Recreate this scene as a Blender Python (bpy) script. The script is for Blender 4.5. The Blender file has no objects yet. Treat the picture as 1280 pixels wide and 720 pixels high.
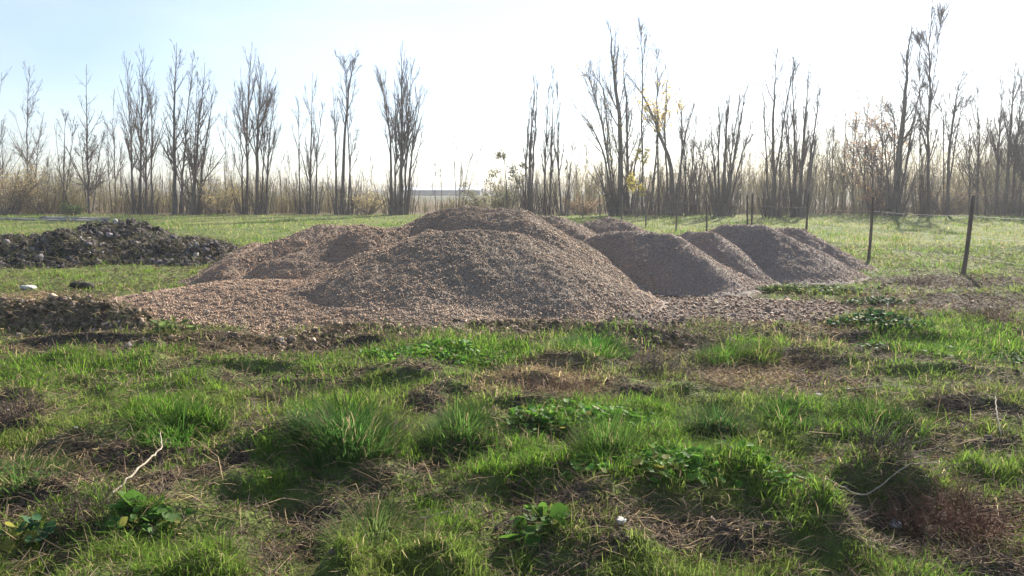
import bpy, math, random
import numpy as np
rng = np.random.default_rng(7)
random.seed(7)
S = bpy.context.scene
R = math.radians

# ------------------------------------------------------------------ camera, sky, sun, exposure
CAM_H = 1.6; FPX = 930.0; PITCH = 7.47
cam_d = bpy.data.cameras.new("camera"); cam = bpy.data.objects.new("camera", cam_d)
S.collection.objects.link(cam); S.camera = cam
cam_d.sensor_width = 36; cam_d.lens = FPX / 1280 * 36
cam_d.clip_start = 0.05; cam_d.clip_end = 6000
cam.location = (0, 0, CAM_H); cam.rotation_euler = (R(90 - PITCH), 0, 0)

SUN_EL, SUN_AZ = 29.0, 27.0            # azimuth to the right of the viewing direction
w = bpy.data.worlds.new("World"); S.world = w; w.use_nodes = True
nt = w.node_tree; bg = nt.nodes['Background']
sky = nt.nodes.new('ShaderNodeTexSky'); sky.sky_type = 'NISHITA'; sky.sun_disc = False
sky.sun_elevation = R(SUN_EL); sky.sun_rotation = R(SUN_AZ)
sky.air_density = 1.0; sky.dust_density = 0.6; sky.ozone_density = 1.6
# thin high cloud veil laid out over the sky direction
tc = nt.nodes.new('ShaderNodeTexCoord'); mp = nt.nodes.new('ShaderNodeMapping'); mp.inputs['Scale'].default_value = (1.0, 1.0, 3.2)
nz = nt.nodes.new('ShaderNodeTexNoise'); nz.inputs['Scale'].default_value = 1.7; nz.inputs['Detail'].default_value = 5
rp = nt.nodes.new('ShaderNodeValToRGB'); rp.color_ramp.elements[0].position = 0.44; rp.color_ramp.elements[1].position = 0.78
rp.color_ramp.elements[0].color = (0.0, 0.0, 0.0, 1); rp.color_ramp.elements[1].color = (0.6, 0.6, 0.6, 1)
mx = nt.nodes.new('ShaderNodeMixRGB'); mx.inputs[2].default_value = (8.0, 8.3, 8.6, 1)
nt.links.new(tc.outputs['Generated'], mp.inputs['Vector']); nt.links.new(mp.outputs[0], nz.inputs['Vector'])
nt.links.new(nz.outputs['Fac'], rp.inputs['Fac']); nt.links.new(rp.outputs[0], mx.inputs[0])
nt.links.new(sky.outputs[0], mx.inputs[1]); wb = nt.nodes.new('ShaderNodeMixRGB'); wb.blend_type = 'MULTIPLY'; wb.inputs[0].default_value = 1; wb.inputs[2].default_value = (.89, .98, 1.12, 1)
nt.links.new(mx.outputs[0], wb.inputs[1]); nt.links.new(wb.outputs[0], bg.inputs['Color'])
bg.inputs['Strength'].default_value = 0.058

sun_d = bpy.data.lights.new("sun", 'SUN'); sun = bpy.data.objects.new("sun", sun_d); S.collection.objects.link(sun)
sun_d.energy = 5.0; sun_d.angle = R(0.5); sun_d.color = (1.0, 0.93, 0.82)
sun.rotation_euler = (R(90 - SUN_EL), 0, R(180 - SUN_AZ))
sun.location = (20, 40, 40)
S.view_settings.view_transform = 'Standard'; S.view_settings.look = 'None'; S.view_settings.gamma = 1
S.view_settings.use_curve_mapping = False
S.view_settings.exposure = 1.32
S.render.engine = 'CYCLES'
S.cycles.max_bounces = 6; S.cycles.volume_bounces = 0; S.cycles.transparent_max_bounces = 4
S.cycles.use_denoising = True

# ------------------------------------------------------------------ helpers
cp, sp = math.cos(R(PITCH)), math.sin(R(PITCH))
def pt(px, py, Y):
    """real point seen at that pixel of the photograph, Y metres in front of the camera"""
    u = (px - 640) / FPX; v = (360 - py) / FPX
    dy = cp + v * sp; dz = -sp + v * cp
    return np.array([u * Y / dy, Y, CAM_H + dz * Y / dy])
def gnd(px, py):
    v = (360 - py) / FPX
    dy = cp + v * sp; dz = -sp + v * cp
    t = -CAM_H / dz
    return np.array([(px - 640) / FPX * t, dy * t])
def proj(x, y):
    dz = -CAM_H
    depth = y * cp - dz * sp
    depth = np.maximum(depth, 0.05)
    vert = y * sp + dz * cp
    return 640 + FPX * x / depth, 360 - FPX * vert / depth

_tab = np.random.default_rng(3).random((256, 256))
def vnoise(x, y):
    xi = np.floor(x).astype(int); yi = np.floor(y).astype(int)
    fx = x - xi; fy = y - yi
    fx = fx * fx * (3 - 2 * fx); fy = fy * fy * (3 - 2 * fy)
    a = _tab[xi & 255, yi & 255]; b = _tab[(xi + 1) & 255, yi & 255]
    c = _tab[xi & 255, (yi + 1) & 255]; d = _tab[(xi + 1) & 255, (yi + 1) & 255]
    return (a * (1 - fx) + b * fx) * (1 - fy) + (c * (1 - fx) + d * fx) * fy
def fbm(x, y, s, o=4, seed=0):
    t = 0; a = 1; n = 0
    for k in range(o):
        t = t + a * (vnoise(x * s + 17.3 * k + seed * 31.7, y * s - 9.1 * k + seed * 12.9) - .5); n += a * .5; a *= .5; s *= 2.03
    return t / n          # about -1..1
def sstep(a, b, x):
    t = np.clip((x - a) / (b - a), 0, 1); return t * t * (3 - 2 * t)

def mesh(name, V, faces, mat, cols=None, parent=None, smooth=False, uvcol='col'):
    """faces: list of (n,k) index arrays"""
    me = bpy.data.meshes.new(name)
    V = np.asarray(V, dtype=np.float32)
    faces = [np.asarray(f, dtype=np.int32) for f in faces if len(f)]
    me.vertices.add(len(V)); me.vertices.foreach_set('co', V.ravel())
    tot = np.concatenate([np.full(len(f), f.shape[1], dtype=np.int32) for f in faces])
    loops = np.concatenate([f.ravel() for f in faces])
    start = np.concatenate([[0], np.cumsum(tot)[:-1]]).astype(np.int32)
    me.loops.add(len(loops)); me.loops.foreach_set('vertex_index', loops)
    me.polygons.add(len(tot)); me.polygons.foreach_set('loop_start', start)
    try: me.polygons.foreach_set('loop_total', tot)
    except Exception: pass
    if smooth: me.polygons.foreach_set('use_smooth', np.ones(len(tot), dtype=bool))
    me.update(calc_edges=True)
    if cols is not None:
        at = me.color_attributes.new('col', 'FLOAT_COLOR', 'POINT')
        c = np.ones((len(V), 4), dtype=np.float32); c[:, :3] = cols
        at.data.foreach_set('color', c.ravel())
    if mat: me.materials.append(mat)
    o = bpy.data.objects.new(name, me); S.collection.objects.link(o)
    if parent: o.parent = parent
    return o
def tag(o, label=None, cat=None, group=None, kind=None):
    if label: o['label'] = label
    if cat: o['category'] = cat
    if group: o['group'] = group
    if kind: o['kind'] = kind
    return o
def empty(name, loc, label, cat, group=None):
    o = bpy.data.objects.new(name, None); S.collection.objects.link(o); o.location = [float(v) for v in loc]
    o.empty_display_size = .2
    return tag(o, label, cat, group)
def unit(v): return v / np.maximum(np.linalg.norm(v, axis=-1, keepdims=True), 1e-9)

def tubes(P, Rr, k=3, cap=False):
    """P (N,m,3), Rr (N,m) -> verts, quads"""
    N, m, _ = P.shape
    T = np.empty_like(P); T[:, 1:-1] = P[:, 2:] - P[:, :-2]; T[:, 0] = P[:, 1] - P[:, 0]; T[:, -1] = P[:, -1] - P[:, -2]
    T = unit(T)
    ref = np.where(np.abs(T[:, :1, 2:3]) > .9, np.array([1., 0, 0]), np.array([0., 0, 1.]))
    ref = np.broadcast_to(ref, T.shape)
    A = unit(np.cross(T, ref)); B = np.cross(T, A)
    th = np.arange(k) * 2 * math.pi / k
    V = P[:, :, None, :] + Rr[:, :, None, None] * (A[:, :, None, :] * np.cos(th)[None, None, :, None] + B[:, :, None, :] * np.sin(th)[None, None, :, None])
    V = V.reshape(-1, 3)
    i = np.arange(N)[:, None, None] * m * k; j = np.arange(m - 1)[None, :, None] * k; a = np.arange(k)[None, None, :]; b = (a + 1) % k
    F = np.stack([i + j + a, i + j + b, i + j + k + b, i + j + k + a], -1).reshape(-1, 4)
    return V, F
def spawn(P, Rr, nper, t0, t1, ang, lenf, up, jit, m=4, rf=.5, rmin=.006, tip=.35, minlen=0.0):
    N, mp_, _ = P.shape
    idx = np.repeat(np.arange(N), nper)
    if N > 3:
        Lall = np.linalg.norm(np.diff(P, axis=1), axis=2).sum(1)
        idx = idx[rng.random(len(idx)) < np.clip(Lall[idx] / (np.percentile(Lall, 65)), .12, 1)]
    n = len(idx)
    t = rng.uniform(t0, t1, n)
    s = t * (mp_ - 1); i0 = np.minimum(s.astype(int), mp_ - 2); f = (s - i0)[:, None]
    p = P[idx, i0] * (1 - f) + P[idx, i0 + 1] * f
    tn = unit(P[idx, i0 + 1] - P[idx, i0])
    r = Rr[idx, i0] * (1 - f[:, 0]) + Rr[idx, i0 + 1] * f[:, 0]
    Lp = np.linalg.norm(np.diff(P, axis=1), axis=2).sum(1)[idx]
    L = np.maximum(Lp * lenf * (1.05 - .8 * t) * rng.uniform(.55, 1.15, n), minlen)
    q = unit(np.cross(tn, rng.normal(size=(n, 3))))
    a = ang * rng.uniform(.6, 1.35, n)[:, None]
    d = np.cos(a) * tn + np.sin(a) * q
    out = np.empty((n, m, 3)); out[:, 0] = p
    for k in range(1, m):
        out[:, k] = out[:, k - 1] + d * (L / (m - 1))[:, None]
        d = unit(d + np.array([0, 0, up]) + jit * rng.normal(size=(n, 3)))
    r0 = np.maximum(np.minimum(r * rf, .012 + L * .012), rmin)
    rr = r0[:, None] * np.linspace(1, tip, m)[None, :]
    return out, rr

# ------------------------------------------------------------------ materials
def new_mat(name):
    m = bpy.data.materials.new(name); m.use_nodes = True; t = m.node_tree
    return m, t, t.nodes['Principled BSDF'], t.nodes['Material Output']
def noise_mat(name, c1, c2, scale=8, rough=.9, bump=.3, bscale=None, detail=6, spec=.25, dist=.02, stretch=None):
    m, t, b, o = new_mat(name)
    tcn = t.nodes.new('ShaderNodeTexCoord'); n = t.nodes.new('ShaderNodeTexNoise'); n.inputs['Scale'].default_value = scale; n.inputs['Detail'].default_value = detail
    src = tcn.outputs['Object']
    if stretch:
        mm = t.nodes.new('ShaderNodeMapping'); mm.inputs['Scale'].default_value = stretch; t.links.new(src, mm.inputs[0]); src = mm.outputs[0]
    t.links.new(src, n.inputs['Vector'])
    r = t.nodes.new('ShaderNodeValToRGB'); r.color_ramp.elements[0].position = .35; r.color_ramp.elements[1].position = .65
    r.color_ramp.elements[0].color = (*c1, 1); r.color_ramp.elements[1].color = (*c2, 1)
    t.links.new(n.outputs['Fac'], r.inputs['Fac']); t.links.new(r.outputs[0], b.inputs['Base Color'])
    b.inputs['Roughness'].default_value = rough; b.inputs['Specular IOR Level'].default_value = spec
    if bump:
        n2 = t.nodes.new('ShaderNodeTexNoise'); n2.inputs['Scale'].default_value = bscale or scale * 3; n2.inputs['Detail'].default_value = 4
        t.links.new(src, n2.inputs['Vector'])
        bp = t.nodes.new('ShaderNodeBump'); bp.inputs['Strength'].default_value = bump; bp.inputs['Distance'].default_value = dist
        t.links.new(n2.outputs['Fac'], bp.inputs['Height']); t.links.new(bp.outputs[0], b.inputs['Normal'])
    return m
def attr_mat(name, trans=0.0, rough=.8, spec=.3, var=.25, vscale=30, bump=0, bscale=60, bdist=.02):
    m, t, b, o = new_mat(name)
    a = t.nodes.new('ShaderNodeAttribute'); a.attribute_name = 'col'
    tcn = t.nodes.new('ShaderNodeTexCoord'); n = t.nodes.new('ShaderNodeTexNoise'); n.inputs['Scale'].default_value = vscale; n.inputs['Detail'].default_value = 5
    t.links.new(tcn.outputs['Object'], n.inputs['Vector'])
    mr = t.nodes.new('ShaderNodeMapRange'); mr.inputs['From Min'].default_value = .3; mr.inputs['From Max'].default_value = .7
    mr.inputs['To Min'].default_value = 1 - var; mr.inputs['To Max'].default_value = 1 + var
    t.links.new(n.outputs['Fac'], mr.inputs['Value'])
    mul = t.nodes.new('ShaderNodeVectorMath'); mul.operation = 'SCALE'
    t.links.new(a.outputs['Color'], mul.inputs[0]); t.links.new(mr.outputs[0], mul.inputs['Scale'])
    t.links.new(mul.outputs[0], b.inputs['Base Color'])
    b.inputs['Roughness'].default_value = rough; b.inputs['Specular IOR Level'].default_value = spec
    if bump:
        n2 = t.nodes.new('ShaderNodeTexNoise'); n2.inputs['Scale'].default_value = bscale; n2.inputs['Detail'].default_value = 6
        t.links.new(tcn.outputs['Object'], n2.inputs['Vector'])
        bp = t.nodes.new('ShaderNodeBump'); bp.inputs['Strength'].default_value = bump; bp.inputs['Distance'].default_value = bdist
        t.links.new(n2.outputs['Fac'], bp.inputs['Height']); t.links.new(bp.outputs[0], b.inputs['Normal'])
    if trans:
        tr = t.nodes.new('ShaderNodeBsdfTranslucent'); t.links.new(mul.outputs[0], tr.inputs['Color'])
        ms = t.nodes.new('ShaderNodeMixShader'); ms.inputs[0].default_value = trans
        t.links.new(b.outputs[0], ms.inputs[1]); t.links.new(tr.outputs[0], ms.inputs[2]); t.links.new(ms.outputs[0], o.inputs['Surface'])
    return m
M_ground = attr_mat('soil_and_turf', var=.45, vscale=9, rough=.95, spec=.1, bump=.9, bscale=38, bdist=.03)
M_grass = attr_mat('grass_blade', trans=.58, rough=.75, spec=.08, var=.15, vscale=3)
M_dry = attr_mat('dry_stalk', trans=.25, rough=.7, spec=.2, var=.2, vscale=4)
M_leaf = attr_mat('weed_leaf', trans=.55, rough=.6, spec=.2, var=.12, vscale=20)
M_gravel = attr_mat('gravel', var=.35, vscale=26, rough=.9, spec=.2, bump=1.0, bscale=34, bdist=.03)
M_stone = attr_mat('gravel_stone', var=.12, vscale=40, rough=.85, spec=.25)
M_soil = attr_mat('dug_soil', var=.4, vscale=12, rough=.95, spec=.1, bump=1.0, bscale=22, bdist=.05)
M_bark = noise_mat('bark', (.085, .07, .058), (.18, .15, .12), scale=3, bump=.6, bscale=9, stretch=(3, 3, .6), dist=.03)
M_twig = noise_mat('twig', (.11, .085, .07), (.20, .155, .125), scale=.8, bump=0)
M_scrub = attr_mat('scrub', trans=.4, var=.2, vscale=.6)
M_post = noise_mat('weathered_post', (.09, .07, .055), (.19, .15, .12), scale=6, bump=.6, stretch=(4, 4, .5))
M_wire = noise_mat('rusty_wire', (.12, .09, .07), (.2, .17, .15), scale=20, bump=0, rough=.6)
M_white = noise_mat('dirty_white', (.30, .29, .26), (.62, .61, .57), scale=12, bump=.3)
M_stick = noise_mat('pale_stick', (.30, .25, .18), (.5, .43, .32), scale=18, bump=.3)
M_board = noise_mat('weathered_board', (.11, .11, .105), (.24, .24, .23), scale=3, bump=.2)
M_roofw = noise_mat('pale_roof', (.6, .62, .64), (.78, .8, .82), scale=.5, bump=0, rough=.5)
M_wallg = noise_mat('grey_wall', (.09, .085, .08), (.14, .13, .12), scale=.3, bump=0)

# ------------------------------------------------------------------ heaps: shapes
def heap_h(x, y, crest, slope, rnd=.12, apron=.25):
    """height of a tipped heap: crest polyline [(x,y,z)...], slope = rise over run"""
    best = np.full(np.shape(x), -9.0)
    cr = [np.array(c, float) for c in crest]
    if len(cr) == 1: cr = cr * 2
    for a, b in zip(cr[:-1], cr[1:]):
        ab = b[:2] - a[:2]; L2 = max(ab @ ab, 1e-6)
        t = np.clip(((x - a[0]) * ab[0] + (y - a[1]) * ab[1]) / L2, 0, 1)
        dx = x - (a[0] + t * ab[0]); dy = y - (a[1] + t * ab[1])
        d = np.sqrt(dx * dx + dy * dy)
        z = a[2] + t * (b[2] - a[2])
        hh = z + slope * rnd - slope * np.sqrt(d * d + rnd * rnd)
        best = np.maximum(best, hh)
    k = apron                                                  # soft run-out at the toe
    soft = np.where(best < k, k * np.exp(np.minimum((best - k) / k, 0)), best)
    return soft - k * .16 - .35 * sstep(0, .45, -best)
P = lambda *a: tuple(pt(*a))
def near_only(f, p, x, y):
    cr = np.array(p['crest']); g = cr[:, 2].max() / p['s'] + 1.6
    m = (x > cr[:, 0].min() - g) & (x < cr[:, 0].max() + g) & (y > cr[:, 1].min() - g) & (y < cr[:, 1].max() + g)
    out = np.full(np.shape(x), -.3)
    if m.any(): out[m] = f(p, x[m], y[m])
    return out
PILES = [
 dict(n='front', crest=[P(425, 342, 9.8), P(480, 312, 10.2), P(535, 291, 10.5), P(580, 287, 10.7), P(640, 290, 10.9), P(668, 300, 10.9)], s=.53, c=(.235, .20, .175),
      l='largest rounded grey gravel heap in front, its near side in shade'),
 dict(n='peak', crest=[P(548, 264, 13.2), P(590, 257, 13.0), P(645, 262, 12.8), P(662, 276, 12.2)], s=.58, c=(.235, .19, .175),
      l='tallest gravel heap with a broad top, right behind the largest front heap'),
 dict(n='fl', crest=[P(540, 287, 10.9), P(485, 309, 10.4), P(405, 350, 9.7), P(330, 382, 9.1)], s=.44, c=(.27, .21, .17),
      l='sunlit brown gravel spur running down to the left from the largest front heap'),
 dict(n='c', crest=[P(515, 282, 12.9), P(450, 285, 12.2), P(335, 326, 11.2)], s=.70, c=(.26, .20, .17),
      l='long brown gravel ridge sloping down left, just behind the sunlit spur'),
 dict(n='c0', crest=[P(450, 280, 14.8), P(400, 281, 14.2), P(292, 322, 12.7)], s=.68, c=(.25, .19, .17),
      l='brown gravel ridge farthest back on the left of the tallest heap'),
 dict(n='c00', crest=[P(318, 303, 14.6), P(285, 325, 13.4)], s=.60, c=(.2, .15, .13),
      l='small dark gravel heap at the left end of the gravel ridges'),
 dict(n='plateau', crest=[P(235, 360, 9.9), P(290, 352, 10.1), P(420, 350, 10.1), P(520, 360, 9.8)], s=.235, c=(.28, .215, .175), rnd=.5,
      l='low flat sheet of pinkish brown gravel spread out at the left front'),
 dict(n='f', crest=[P(668, 270, 15.4), P(702, 271, 15.2), P(728, 290, 14.4)], s=.60, c=(.23, .2, .185),
      l='grey gravel heap peeking out right behind the shoulder of the tallest heap'),
 dict(n='g', crest=[P(735, 276, 16.4), P(762, 271, 16.4), P(785, 277, 16.2)], s=.58, c=(.22, .19, .18),
      l='small round-topped grey gravel heap in the middle of the back row'),
 dict(n='h', crest=[P(752, 290, 13.6), P(800, 287, 13.3), P(842, 292, 12.95), P(862, 310, 12.6)], s=.64, c=(.215, .185, .175),
      l='dark grey gravel heap right of the largest heap, in front of the small round-topped one'),
 dict(n='i', crest=[P(856, 289, 14.5), P(882, 289, 14.2), P(905, 305, 13.8)], s=.64, c=(.21, .185, .18),
      l='low grey gravel heap between the dark grey one and the flat-topped one'),
 dict(n='j', crest=[P(906, 281, 15.0), P(962, 281, 14.6), P(985, 292, 14.4)], s=.63, c=(.21, .185, .18),
      l='smooth flat-topped grey gravel heap, second from the right end'),
 dict(n='k', crest=[P(975, 284, 16.4), P(1003, 285, 16.1), P(1035, 303, 15.6)], s=.60, c=(.20, .175, .17),
      l='rightmost gravel heap, its slope running down to the wire fence'),
]
def pile_h(p, x, y):
    return near_only(pile_h_, p, x, y)
def pile_h_(p, x, y):
    wx = x + .17 * fbm(x, y, .9, 2, seed=len(p['l'])); wy = y + .17 * fbm(x, y, .9, 2, seed=len(p['l']) + 5)
    h = heap_h(wx, wy, p['crest'], p['s'], p.get('rnd', .10), .07)
    fade = sstep(0, .3, h)
    h = h + fade * (.03 * fbm(x, y, 1.4, 3, seed=2) + .018 * fbm(x, y, 6, 3, seed=4))
    return h
SOIL = [
 dict(n='left', crest=[P(-40, 306, 17.2), P(30, 298, 17.3), P(85, 292, 17.4), P(112, 299, 17.6)], s=.48,
      l='dark lumpy soil mound at the far left edge with its near side in shade'),
 dict(n='mid', crest=[P(115, 282, 19.4), P(150, 280, 19.2), P(182, 292, 18.9)], s=.42,
      l='higher dark soil mound behind, with a pale block on its top'),
 dict(n='right', crest=[P(190, 298, 17.9), P(235, 299, 17.7), P(258, 304, 17.5)], s=.5,
      l='low dark soil mound with dry stalks between the left mounds and the gravel'),
 dict(n='near', crest=[P(-60, 384, 8.6), P(20, 380, 8.5), P(90, 378, 8.4), P(140, 390, 8.2)], s=.75,
      l='small near heap of dug earth clods and dead turf at the left edge'),
 dict(n='near rim', crest=[tuple(gnd(a_, b_)) + (z_,) for a_, b_, z_ in ((175, 434, .07), (260, 426, .10), (340, 432, .06), (430, 420, .10), (520, 418, .05), (600, 416, .09), (690, 408, .04), (800, 420, .10), (880, 428, .05))], s=.5,
      l='low dark rim of soil and dead turf along the front foot of the gravel'),
]
def soil_h(p, x, y):
    return near_only(soil_h_, p, x, y)
def soil_h_(p, x, y):
    wx = x + .4 * fbm(x, y, .8, 3, seed=21); wy = y + .4 * fbm(x, y, .8, 3, seed=25)
    near = p['n'].startswith('near')
    h = heap_h(wx, wy, p['crest'], p['s'], .1 if near else .3, .06 if near else .1)
    fade = sstep(0, .2, h)
    k = .5 if near else 1
    return h + fade * k * (.16 * fbm(x, y, 1.8 / k, 3, seed=12) + .09 * np.abs(fbm(x, y, 5 / k, 3, seed=14))) * (.55 if 'rim' in p['n'] else 1)

# ------------------------------------------------------------------ ground relief
BANKS = [(870, 664, 300, .12), (760, 690, 120, .05), (120, 690, 170, .10), (330, 600, 210, .12), (100, 566, 120, .07),
 (590, 636, 330, .10), (640, 540, 180, .07), (260, 560, 130, .08), (700, 575, 240, .12), (420, 610, 240, .10),
 (120, 432, 240, .14), (1100, 428, 200, .14), (1000, 452, 160, .08), (1180, 470, 170, .08), (1190, 530, 160, .10),
 (1070, 545, 190, .11), (1220, 560, 120, .08), (30, 655, 130, .09), (960, 690, 170, .08), (1090, 620, 130, .09),
 (500, 470, 150, .08), (330, 470, 200, .07), (180, 480, 160, .07), (720, 460, 120, .10), (560, 485, 120, .06),
 (900, 560, 130, .08), (320, 660, 260, .08), (480, 690, 150, .07), (1140, 400, 180, .10), (260, 430, 150, .08),
 (20, 545, 110, .08), (880, 500, 170, .05), (1000, 575, 130, .08), (560, 590, 130, .07)]
_b = []
for px, py, wd, hh in BANKS:
    g = gnd(px, py); _b.append((g[0], g[1], wd / FPX * g[1] / 2, hh))
_r2 = np.random.default_rng(11)
for k in range(300):
    y = math.exp(_r2.uniform(math.log(2.2), math.log(9.5))); x = _r2.uniform(-1, 1) * (.85 * y + 1)
    _b.append((x, y, _r2.uniform(.10, .32) * (.6 + y * .1), _r2.uniform(.025, .085)))
def ground_h(x, y):
    x = np.asarray(x, float); y = np.asarray(y, float)
    d = np.sqrt(x * x + y * y)
    h = .05 * fbm(x, y, .35, 3, seed=1) + .06 * fbm(x, y, 1.2, 3, seed=2) * np.exp(-d / 22) + .040 * fbm(x, y, 4, 3, seed=3) * np.exp(-d / 10)
    bx = x + .18 * fbm(x, y, 1.7, 2, seed=6); by = y + .22 * fbm(x, y, 1.5, 2, seed=7)
    nb = np.nonzero((by < 13.5) & (by > .5) & (np.abs(bx) < 16))[0]
    if len(nb):
      nb = nb[np.argsort(by[nb])]; bys, bxs = by[nb], bx[nb]; add = np.zeros(len(nb))
    for X, Y, hw, hh in (_b if len(nb) else []):
        i0, i1 = np.searchsorted(bys, (Y - .1, Y + 1.8)); yv, xv = bys[i0:i1], bxs[i0:i1]
        if i1 <= i0: continue
        u = yv - Y; l = np.exp(-((xv - X) / hw) ** 2)
        add[i0:i1] += 1.25 * hh * l * sstep(-.04, .10 + hh * .25, u) * np.exp(-np.maximum(u, 0) / (.28 + hh * 1.5))
    if len(nb): h[nb] += add
    rise = sstep(60, 400, d)
    return h * (1 - rise) + 0 * rise - .02
gh = lambda x, y: float(ground_h(np.array([x]), np.array([y]))[0])

# ------------------------------------------------------------------ what grows where (0..1 fields)
DRY = [(300, 436, 230, 14, 1), (110, 440, 120, 10, 1), (470, 428, 120, 10, .9), (640, 425, 80, 9, .8), (60, 590, 95, 32, 1), (230, 588, 70, 16, .8), (680, 490, 105, 40, .9), (960, 472, 150, 30, .95), (830, 440, 80, 36, .9), (1060, 450, 80, 18, .7),
 (1180, 525, 80, 26, .7), (1110, 605, 80, 28, .8), (1215, 645, 80, 34, .8), (870, 688, 130, 22, 1), (380, 492, 90, 20, .7), (20, 525, 55, 32, .95),
 (110, 690, 65, 28, .6), (560, 590, 40, 16, .5), (420, 662, 60, 22, .7), (1240, 700, 70, 24, .7), (700, 420, 130, 20, .6), (500, 425, 150, 16, .5),
 (300, 440, 150, 18, .5), (1240, 470, 60, 30, .4), (90, 400, 130, 30, .9), (1160, 378, 200, 17, .9), (1190, 350, 130, 8, .95), (950, 410, 170, 20, .7),
 (1040, 510, 60, 12, .6), (500, 560, 36, 14, .5), (330, 700, 60, 20, .4), (250, 620, 60, 20, .3), (1000, 660, 50, 18, .3), (60, 375, 110, 16, .6), (690, 665, 50, 20, .5)]
STRAW = [(680, 485, 85, 26, 1), (940, 470, 60, 18, 1), (60, 590, 60, 18, .5), (60, 380, 100, 16, 1), (100, 405, 90, 14, .8), (1090, 365, 60, 6, .35), (1010, 430, 60, 16, .6), (720, 500, 50, 18, .7)]
SPILL = [(880, 382, 190, 17, 1), (960, 388, 90, 18, 1), (600, 406, 220, 9, 1), (330, 408, 170, 11, .8), (760, 398, 130, 12, 1), (1110, 357, 90, 5, .35), (800, 430, 60, 12, .4), (1140, 385, 120, 10, .35)]
LUSH = [(560, 440, 110, 22, 1), (740, 425, 70, 22, 1), (1180, 425, 100, 26, 1), (780, 540, 110, 34, 1), (850, 610, 150, 34, 1), (420, 545, 70, 34, .8), (220, 545, 60, 24, .8),
 (940, 440, 50, 14, .7), (1070, 540, 120, 22, .8), (80, 470, 110, 30, .6), (640, 600, 80, 26, .5), (1000, 640, 60, 40, .7), (1070, 362, 60, 12, .4)]
def blob(L, px, py, wob):
    out = np.zeros_like(px)
    for a, b, rx, ry, s in L:
        d = ((px - a) / rx) ** 2 + ((py - b) / ry) ** 2
        out = np.maximum(out, s * (1 - sstep(.45, 1.5, d + wob)))
    return out
def fields(x, y):
    px, py = proj(x, y)
    wob = .5 * fbm(x, y, 1.6, 3, seed=31)
    dry = blob(DRY, px, py, wob + .25) * .92; straw = blob(STRAW, px, py, wob); spill = blob(SPILL, px, py, wob); lush = blob(LUSH, px, py, wob)
    n = fbm(x, y, 1.1, 4, seed=33); n2 = fbm(x, y, 3.5, 3, seed=35)
    near = 1 - sstep(9.5, 14, y)
    patchy = sstep(-.05, .38, n * .7 + n2 * .85 - .08) * near * .9
    dry = np.maximum(dry, patchy * (1 - lush * .9))
    straw = np.maximum(straw, .3 * sstep(.15, .55, fbm(x, y, .8, 3, seed=39)) * near)
    # gravel footprints
    foot = np.zeros_like(x)
    g6 = ground_h(x, y) * .6
    for p in PILES: foot = np.maximum(foot, sstep(.02, .07, pile_h(p, x, y) - g6))
    soil = np.zeros_like(x)
    for p in SOIL: soil = np.maximum(soil, sstep(.02, .12, soil_h(p, x, y)))
    return dry, straw, np.maximum(spill, foot), lush, foot, soil

# one ground sheet to the horizon
ys = np.concatenate([[-60, -20, -6, -2, 0, .7, 1.2], np.exp(np.arange(math.log(1.5), math.log(75), .0075)), [82, 95, 120, 170, 260, 500, 1200, 3500]])
sx = np.concatenate([[-400, -60, -12, -5, -2.5, -1.6, -1.25], np.linspace(-1, 1, 460), [1.25, 1.6, 2.5, 5, 12, 60, 400]])
YY, SX = np.meshgrid(ys, sx, indexing='ij')
hw = np.where(ys < 80, np.maximum(2.6, .82 * np.maximum(ys, 0) + 1.4), .82 * 80 + 1.4)[:, None]
XX = SX * hw
x1, y1 = XX.ravel(), YY.ravel()
z1 = ground_h(x1, y1)
dry, straw, grav, lush, foot, soil = fields(x1, y1)
lit = fbm(x1, y1, 6, 3, seed=41)[:, None] * .5 + .5
c_turf = np.array([.075, .10, .028]) + lit * np.array([.05, .05, .012])
c_far = np.array([.15, .18, .055]) * .9 + fbm(x1, y1, .5, 4, seed=43)[:, None] * np.array([.10, .07, .03])
fr = sstep(10, 20, y1)[:, None]; col = c_turf * (1 - fr) + c_far * fr
def mixc(col, c, k): return col * (1 - k[:, None]) + np.asarray(c) * k[:, None]
col = mixc(col, np.array([.085, .064, .048]), np.clip(dry * 1.1, 0, 1))
col = mixc(col, np.array([.27, .19, .115]), straw * .75)
col = mixc(col, np.array([.145, .11, .09]), np.clip(grav, 0, 1) * .95)
col = mixc(col, np.array([.07, .055, .05]), soil)
wood = sstep(49, 53, y1 + 1.5 * fbm(x1, y1, .3, 2, seed=50)); col = mixc(col, np.array([.16, .12, .075]), wood)
far = sstep(80, 140, y1); col = mixc(col, np.array([.09, .09, .045]), far)
nr, nc = YY.shape
I = (np.arange(nr - 1)[:, None] * nc + np.arange(nc - 1)[None, :])
F = np.stack([I, I + 1, I + nc + 1, I + nc], -1).reshape(-1, 4)
ground = mesh('ground', np.stack([x1, y1, z1], 1), [F], M_ground, np.clip(col, .01, .9), smooth=True)
tag(ground, kind='structure')

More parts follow.
